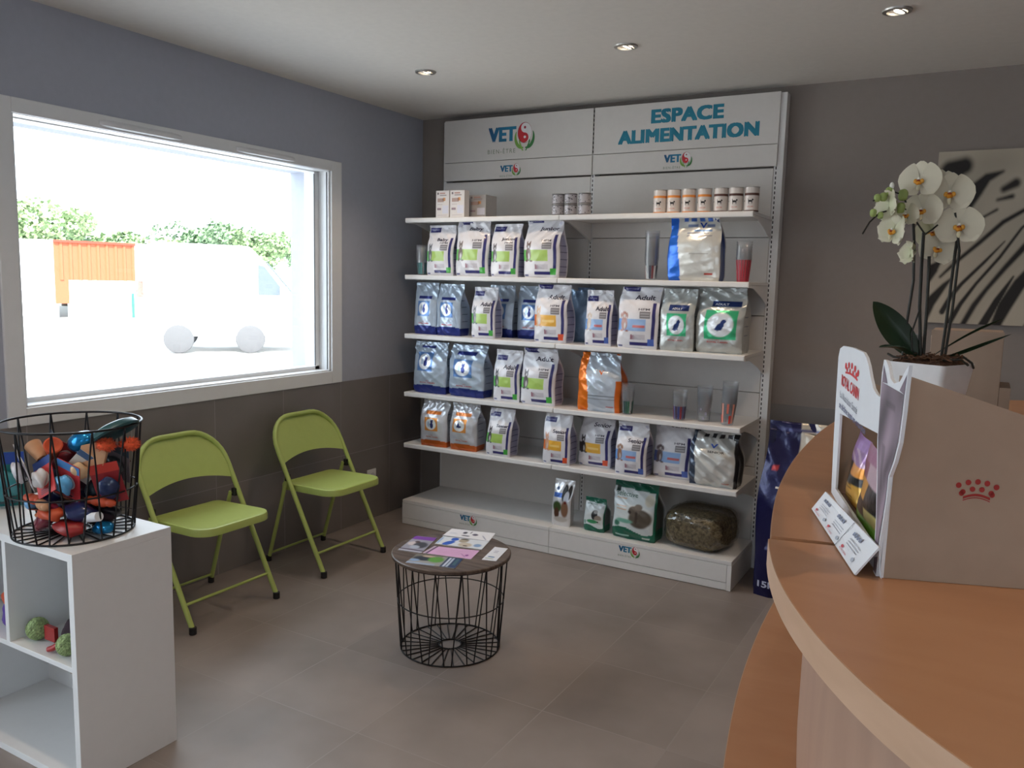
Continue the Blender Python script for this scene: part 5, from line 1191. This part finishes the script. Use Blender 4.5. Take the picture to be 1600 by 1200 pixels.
for p, r_ in stems: MB().tube([W3(*q) for q in p], r_, 8).build('flower_stem', M['stem'], oc, smooth=60)
for p in ([(3.059, -1.926, 1.648), (3.045, -1.932, 1.668), (3.030, -1.938, 1.690), (3.024, -1.94, 1.702), (3.002, -1.95, 1.712), (2.975, -1.962, 1.705), (2.952, -1.978, 1.696), (2.932, -1.995, 1.672), (2.918, -2.008, 1.640)], [(3.024, -1.94, 1.702), (3.012, -1.945, 1.725), (3.003, -1.946, 1.745), (2.985, -1.955, 1.752), (2.960, -1.97, 1.742), (2.935, -1.985, 1.728)], [(3.059, -1.926, 1.640), (3.078, -1.92, 1.655), (3.090, -1.912, 1.668)], [(3.033, -1.948, 1.68), (3.020, -1.948, 1.690), (3.008, -1.95, 1.66)]):
    MB().tube([W3(*q) for q in p], .0022, 7).build('branch', M['stem'], oc, smooth=60)
Vc = Vector((3.215, -4.39, 1.49))
def flower(x, y, z, s, turn=0, tiltz=0, closed=0, label=None, green=0):
    p = W3(x, y, z); f0 = Vector((-.10, -1, .06)).normalized()
    f = (Matrix.Rotation(turn, 3, 'Z') @ f0); r_ = Vector((0, 0, 1)).cross(-f).normalized(); r_ = -r_ if r_.x < 0 else r_; u_ = r_.cross(f); u_ = -u_ if u_.z < 0 else u_
    if tiltz:
        R_ = Matrix.Rotation(tiltz, 3, f); r_ = R_ @ r_; u_ = R_ @ u_
    b = MB(); col = np.array((.70, .645, .50)); gcol = np.array((.55, .62, .28))
    def petal(ang, ln, wd, cup, back, roundness=.6):
        ca, sa = math.cos(ang), math.sin(ang); ax = r_*ca+u_*sa; sx = u_*ca-r_*sa; V = []; CC = []; N1, N2 = 10, 8
        for sgn in (0, 1):
            for j in range(N1+1):
                t = j/N1; w_ = wd*(math.sin(PI*(t**roundness)*.97+.03))**.62*(.28+.72*min(1, t*2.2))
                for i in range(N2+1):
                    q = 2*i/N2-1; V.append(p+ax*ln*t+sx*w_*q+f*(cup*t*t*(1+.2*math.sin(3*q))-back-.10*w_*q*q-(.0009 if sgn else 0)))
                    g = green*(1-t)*.8; cc = col*(1-g)+gcol*g; cc = cc*(1-.15*(1-t)); CC.append(cc)
        m = N2+1; k = m*(N1+1); F = []
        for j in range(N1):
            for i in range(N2): F += [(j*m+i, j*m+i+1, (j+1)*m+i+1, (j+1)*m+i), (k+j*m+i, k+(j+1)*m+i, k+(j+1)*m+i+1, k+j*m+i+1)]
        b.add(V, F, CC)
    cl = closed
    for an in (PI/2, PI*1.20, PI*1.80): petal(an, s*1.0*(1-.15*cl), s*.50, s*(.05+.5*cl), .003, .75)
    for an in (PI*.05, PI*.95): petal(an, s*1.08*(1-.3*cl), s*.88, s*(.02+.55*cl), -.001, .72)
    fo = b.build('flower', M['petal'], oc, smooth=70)
    b = MB(); lipc = lin((216, 140, 30)); dk = lin((150, 60, 20))
    if cl < .5:
        b.blob(p+f*s*.16-u_*s*.14, (s*.16, s*.13, s*.12), lipc, 12, 8, .15, 3)
        b.blob(p+f*s*.22-u_*s*.04, (s*.09, s*.09, s*.06), dk, 10, 8)
        for sg in (-1, 1): b.blob(p+f*s*.16+r_*sg*s*.16-u_*s*.06, (s*.10, s*.07, s*.12), lin((222, 160, 60)), 10, 8)
        b.blob(p+f*s*.14-u_*s*.38, (s*.10, s*.08, s*.18), (.66, .60, .40), 10, 8); b.blob(p+f*s*.18+u_*s*.07, (s*.07, s*.07, s*.08), (.84, .80, .70), 10, 8)
        b.build('lip', M['petal'], fo, smooth=70)
flower(3.040, -1.935, 1.783, .051, -.15); flower(3.112, -1.905, 1.750, .055, .1); flower(3.140, -1.905, 1.664, .055, .15, .05)
flower(3.050, -1.920, 1.706, .048, -.1, 0, .0); flower(3.094, -1.895, 1.606, .046, .25, -.3, .1); flower(2.974, -1.972, 1.716, .044, -.7, .2, .5, green=.6)
flower(2.990, -1.972, 1.650, .046, -.5, -.2, .45, green=.5); flower(3.034, -1.955, 1.592, .036, -.8, .1, .75, green=.7); flower(3.016, -1.950, 1.692, .034, -.2, .1, .2, green=.3); flower(3.085, -1.880, 1.772, .045, .3); flower(3.078, -1.885, 1.650, .045, .0, .2, .2, green=.8)
for (x, y, z, a_) in ((2.958, -1.971, 1.739, .010), (2.944, -1.978, 1.736, .009), (2.938, -1.987, 1.696, .009), (2.971, -1.961, 1.753, .011), (3.003, -1.946, 1.745, .013), (3.000, -1.952, 1.711, .012), (2.955, -1.98, 1.690, .008)):
    MB().blob(W3(x, y, z), (a_, a_, a_*1.25), nu=14, nv=10, noise=.05).build('bud', M['bud'], oc, smooth=80)
MB().blob(W3(2.976, -1.962, 1.768), (.006, .004, .010), (.8, .78, .7), 10, 8).build('petal_tip', M['petal'], oc, smooth=80)
# plant ticket behind the leaves
pt = MB().box(-.018, .018, -.001, .001, .0, .06).build('plant_ticket', M['cardw'], oc, loc=(-.055, .04, PH+.012)); pt.rotation_euler = (0, .2, .3)
# white ticket card lying against the left face of the pot

# ================================================================== CANVAS PICTURE
PX0, PX1, PZ0, PZ1 = 2.975, 4.05, 1.345, 2.133
pic = empty('canvas_picture', ((PX0+PX1)/2, -.017, (PZ0+PZ1)/2), 'large pale canvas with blurred black streaks on the back wall, behind the orchid', 'picture')
G = 210; GV = 160; uu, vv = np.meshgrid(np.linspace(0, 1, G+1), np.linspace(0, 1, GV+1)); px = 1456+uu*(PX1-PX0)*402; py = 510-vv*(PZ1-PZ0)*344
ink = np.zeros_like(px)
def stroke(pts, ws, soft):
    global ink
    for (x0, y0), (x1, y1), w0, w1 in zip(pts[:-1], pts[1:], ws[:-1], ws[1:]):
        dx, dy = x1-x0, y1-y0; t = np.clip(((px-x0)*dx+(py-y0)*dy)/(dx*dx+dy*dy), 0, 1); d = np.hypot(px-x0-t*dx, py-y0-t*dy); w_ = (w0+(w1-w0)*t)/2
        ink = np.maximum(ink, 1-sstep(-soft, soft, d-w_))
for pts, ws, so_f in (([(1462, 284), (1478, 270), (1500, 262)], [14, 34, 26], 7), ([(1510, 322), (1522, 300), (1538, 282), (1562, 273)], [20, 24, 14, 4], 4), ([(1566, 300), (1584, 291)], [10, 14], 5), ([(1558, 316), (1580, 311)], [4, 7], 4), ([(1527, 348), (1558, 331)], [3, 4], 3), ([(1452, 436), (1462, 424), (1475, 410)], [22, 18, 4], 3),
        ([(1476, 436), (1500, 412), (1536, 381), (1570, 350), (1605, 330), (1680, 305)], [4, 6, 7, 7, 6, 4], 3), ([(1450, 506), (1462, 478), (1484, 450), (1495, 438)], [20, 18, 9, 3], 3), ([(1484, 492), (1497, 466), (1513, 446), (1547, 411), (1575, 380)], [9, 8, 6, 5, 2], 2), ([(1496, 512), (1514, 478), (1536, 446), (1570, 404), (1600, 359), (1640, 325)], [10, 7, 5, 5, 4, 3], 2),
        ([(1520, 512), (1536, 480), (1553, 455), (1580, 420), (1610, 384), (1680, 330)], [9, 9, 7, 8, 10, 6], 3), ([(1552, 512), (1572, 472), (1594, 434)], [14, 11, 3], 2), ([(1572, 514), (1585, 480), (1604, 446), (1640, 400), (1700, 350)], [16, 22, 20, 14, 6], 3), ([(1625, 514), (1650, 470), (1700, 420), (1760, 390)], [18, 16, 10, 5], 3), ([(1690, 514), (1740, 470), (1820, 430)], [16, 12, 6], 3), ([(1620, 290), (1680, 262), (1740, 258)], [8, 22, 8], 6), ([(1760, 330), (1830, 300)], [14, 22], 6)):
    stroke(pts, ws, so_f)
blur = .10*np.exp(-(((px-1560)/60)**2+((py-262)/16)**2))+.06*np.sin(px*.045+py*.03)
bc_ = L3((178, 168, 152)); C_ = bc_*(1-np.clip(ink, 0, .96))[..., None]*(1-blur[..., None])+L3((16, 16, 20))*ink[..., None]
w_, h_ = PX1-PX0, PZ1-PZ0; V = np.stack([(uu-.5)*w_, np.full_like(uu, -.015), (vv-.5)*h_], -1).reshape(-1, 3); m = G+1
b = MB(); b.add(V, [(j*m+i, j*m+i+1, (j+1)*m+i+1, (j+1)*m+i) for j in range(GV) for i in range(G)], C_.reshape(-1, 3))
b.build('painted_canvas', mat('painted_canvas', rough=.8, vcol=True, noise=.04, nscale=400), pic)
MB().box(-w_/2, w_/2, -.0145, .015, -h_/2, h_/2).build('stretcher', mat('canvas_edge', lin((168, 160, 148)), .8), pic)

# ================================================================== OUTSIDE
GZ = -.15
struct(MB().box(-90, -.3, -50, 90, GZ-.2, GZ).build('ground_outside', mat('pale_concrete_yard', (.55, .54, .52), .9, noise=.06, nscale=1)))
def at(dx, dy, t, z=GZ): return (3.215+dx*t, -4.39+dy*t, z)
# workshop building: grey cladding and orange-red section
A0 = np.array(at(-.92, .39, 34)[:2]); A1 = np.array(at(-.857, .5153, 32)[:2]); A2 = np.array(at(-.8142, .5806, 33)[:2]); A3 = np.array(at(-.770, .64, 36)[:2])
bd = empty('workshop_building', (*A1, GZ), 'low industrial building with white cladding and an orange-red section, seen through the window', 'building')
def Bd(mb, name, m, par=None, **k):
    o = mb.build(name, m, par or bd, **k); o.matrix_parent_inverse = Matrix.Identity(4) if par else Matrix.Translation(-Vector(bd.location)); return o
def wallseg(p, q, z0, z1, th, rib=0, c=(1, 1, 1)):
    d = (q-p); Ln = np.linalg.norm(d); d = d/Ln; n_ = np.array([d[1], -d[0]]); 
    if n_ @ (np.array([3.2, -4.4])-p) < 0: n_ = -n_
    pts = []
    k = max(1, int(Ln/.30)) if rib else 1
    for i in range(k):
        a = i/k*Ln; bb = (i+1)/k*Ln
        pts += [(a, 0), (a+(bb-a)*.55, 0), (a+(bb-a)*.65, rib), (a+(bb-a)*.9, rib)] if rib else [(a, 0)]
    pts.append((Ln, 0)); poly = [tuple(p+d*a+n_*b_) for a, b_ in pts]+[tuple(q-n_*th), tuple(p-n_*th)]
    return MB().prism(poly, z0, z1, axis=2, c=c), d, n_
white_cl = mat('white_cladding', (.62, .62, .64), .6); red_cl = mat('orange_red_cladding', (.36, .085, .035), .6)
mb, d1, n1 = wallseg(A0, A1, GZ, 2.50, .3, .05); Bd(mb, 'white_wall', white_cl)
mb, d2, n2 = wallseg(A1, A2, 1.15, 2.42, .3, .04); Bd(mb, 'orange_wall', red_cl)
mb, _, _ = wallseg(A1, A1+d2*.45, GZ+.5, 1.15, .3, 0); Bd(mb, 'orange_wall', red_cl)
mb, _, _ = wallseg(A1+d2*3.0, A2, GZ+.7, 1.15, .3, 0); Bd(mb, 'orange_wall', red_cl)
mb, _, _ = wallseg(A1+d2*.45, A1+d2*3.0, GZ, 1.15, .2, 0); Bd(mb, 'white_door', mat('white_sheet', (.80, .80, .80), .5))
mb, _, _ = wallseg(A2, A3, GZ, 2.42, .3, .04); Bd(mb, 'white_wall', white_cl)
mb, _, _ = wallseg(A1+n2*.10, A2+n2*.10, 2.42, 2.50, .5, 0); Bd(mb, 'roof_edge', mat('red_flashing', (.30, .04, .02), .6))
Bd(MB().prism([tuple(A0), tuple(A1), tuple(A2), tuple(A3), tuple(A3+np.array([-8, 2])), tuple(A0+np.array([-9, 0]))], 2.44, 2.50), 'roof', white_cl)
wp = A1-d1*2.2
mb, _, _ = wallseg(wp-d1*.7, wp+d1*.55, .15, 1.38, .1, 0); 
for v_i, v_ in enumerate(mb.v): mb.v[v_i] = (v_[0]+n1[0]*.06, v_[1]+n1[1]*.06, v_[2])
wn_ = Bd(mb, 'window', mat('dull_glass', (.40, .43, .45), .2))
mb, _, _ = wallseg(wp-d1*.7, wp+d1*.55, 1.15, 1.38, .1, 0)
for v_i, v_ in enumerate(mb.v): mb.v[v_i] = (v_[0]+n1[0]*.10, v_[1]+n1[1]*.10, v_[2])
Bd(mb, 'roller_box', mat('grey_shutter', (.10, .11, .13), .6), wn_)
for q_, lb in ((A1-d1*1.05+n1*.5, 'thin green post in front of the white cladding, left one'), (A1+d2*2.35+n2*.6, 'short green post in front of the orange section')):
    hz = (1.05, .85)[0 if 'left' in lb else 1]
    tag(MB().lathe([(.05, 0), (.05, hz), (.03, hz+.03)], (q_[0], q_[1], GZ), 12).build('green_post', mat('green_paint', (.03, .16, .10), .6)), lb, 'post', 'green posts in the yard')
rb = A1+d2*4.0+n2*1.0
tag(MB().box(-.28, .28, -.2, .2, 0, .42).box(-.28, -.16, -.2, .2, .42, .70).box(.02, .12, -.2, .2, .42, .55).build('red_crate', mat('faded_red', (.30, .06, .05), .7), loc=(rb[0], rb[1], GZ)), 'small faded red crate standing on the yard before the orange section', 'crate')
# trees
lf = [mat('tree_foliage_%d' % i, c, .8, noise=.5, nscale=1.5) for i, c in enumerate(((.17, .25, .12), (.20, .28, .13), (.15, .23, .13)))]
bark = mat('tree_bark', (.10, .08, .06), .9)
def tree(az, t, h, w_, label, seed):
    rs = random.Random(seed); az_ = az; x, y, _ = at(az[0], az[1], t); r = empty('leafy_tree', (x, y, GZ), label, 'tree', 'trees behind the workshop building')
    MB().tube([(0, 0, 0), (.1, 0, h*.4), (0, .1, h*.75)], [.22, .16, .06], 8).build('trunk', bark, r, smooth=60)
    b = MB(); cl = [(rs.gauss(0, w_*.32), rs.gauss(0, w_*.32), h*(.55+.30*rs.random()), rs.uniform(.22, .42)*w_) for _ in range(12)]
    for cx_, cy_, cz_, rr in cl:
        for _ in range(240):
            d = Vector((rs.gauss(0, 1), rs.gauss(0, 1), rs.gauss(0, 1))).normalized()*rr*rs.uniform(.7, 1.08); c = Vector((cx_, cy_, cz_))+Vector((d.x, d.y, d.z*.75))
            a_ = Vector((rs.gauss(0, 1), rs.gauss(0, 1), rs.gauss(0, 1))).normalized()*rs.uniform(.07, .16); e_ = a_.orthogonal().normalized()*a_.length*.7
            b.add([c-a_, c+e_, c+a_, c-e_], [(0, 1, 2, 3)])
    b.build('crown', lf[seed % 3], r)
dirs = lambda px: None
def azp(p): # viewing azimuth for a horizontal bearing angle in degrees from +y towards -x
    a = math.radians(p); return (-math.sin(a), math.cos(a))
tree(azp(61.0), 41, 4.6, 3.4, 'tall leafy tree at the left edge of the window view', 1)
tree(azp(58.4), 43, 3.4, 2.6, 'low leafy tree right of the tallest left one', 2)
tree(azp(55.6), 44, 3.5, 2.6, 'leafy tree above the orange section, left side', 3)
tree(azp(53.0), 45, 3.1, 2.4, 'leafy tree above the orange section, right side', 4)
tree(azp(50.3), 47, 4.3, 3.0, 'broad leafy tree above the middle of the window view', 5)
tree(azp(47.6), 48, 4.2, 3.0, 'leafy tree right of the broad middle one', 6)
tree(azp(43.6), 52, 4.2, 3.0, 'leafy tree at the right end of the window view', 8)
# white van
vw = mat('white_car_paint', (.80, .80, .80), .25, coat=.6); vg = mat('dark_car_glass', (.10, .12, .14), .15); vt = mat('black_tyre', (.09, .09, .095), .8)
van = empty('white_van', (-11.3, 7.7, GZ), 'white panel van parked in the bright yard, seen through the window', 'van', rz=math.radians(48))
vp_ = [(-1.1, .35), (2.05, .35), (2.5, .45), (2.55, .85), (2.35, 1.05), (1.75, 1.18), (1.15, 1.92), (.85, 2.22), (-.95, 2.25), (-1.12, 2.1)]
MB().prism(vp_, -.92, .92, axis=1).build('van_body', vw, van, bevel=.05)
MB().prism([(1.02, 1.22), (1.60, 1.22), (1.14, 1.82), (1.02, 1.84)], -.935, .935, axis=1).build('side_window', vg, van)
wsn = MB(); wsn.add([(1.80, -.78, 1.20), (1.80, .78, 1.20), (1.22, .70, 1.90), (1.22, -.70, 1.90), (1.78, -.78, 1.19), (1.78, .78, 1.19), (1.20, .70, 1.89), (1.20, -.70, 1.89)], [(0, 1, 2, 3), (7, 6, 5, 4), (0, 4, 5, 1), (1, 5, 6, 2), (2, 6, 7, 3), (3, 7, 4, 0)]); wsn.build('windscreen', vg, van)
for x in (-.55, .85):
    for sg in (-1, 1):
        w = MB().lathe([(.0, -.1), (.22, -.1), (.29, -.08), (.30, 0), (.29, .08), (.22, .1), (.0, .1)], (x, sg*.84, .30), 28, cap=False, M=Matrix.Rotation(PI/2, 3, 'X')).build('wheel', vt, van, smooth=40)
for sg in (-1, 1): MB().box(2.40, 2.53, sg*.6-.16, sg*.6+.16, .68, .86).build('headlamp', mat('lamp_lens', (.6, .6, .6), .2), van, bevel=.02)
for sg in (-1, 1): MB().box(1.45, 1.60, sg*1.0-.09, sg*1.0+.09, 1.15, 1.40).build('wing_mirror', vw, van, bevel=.03)
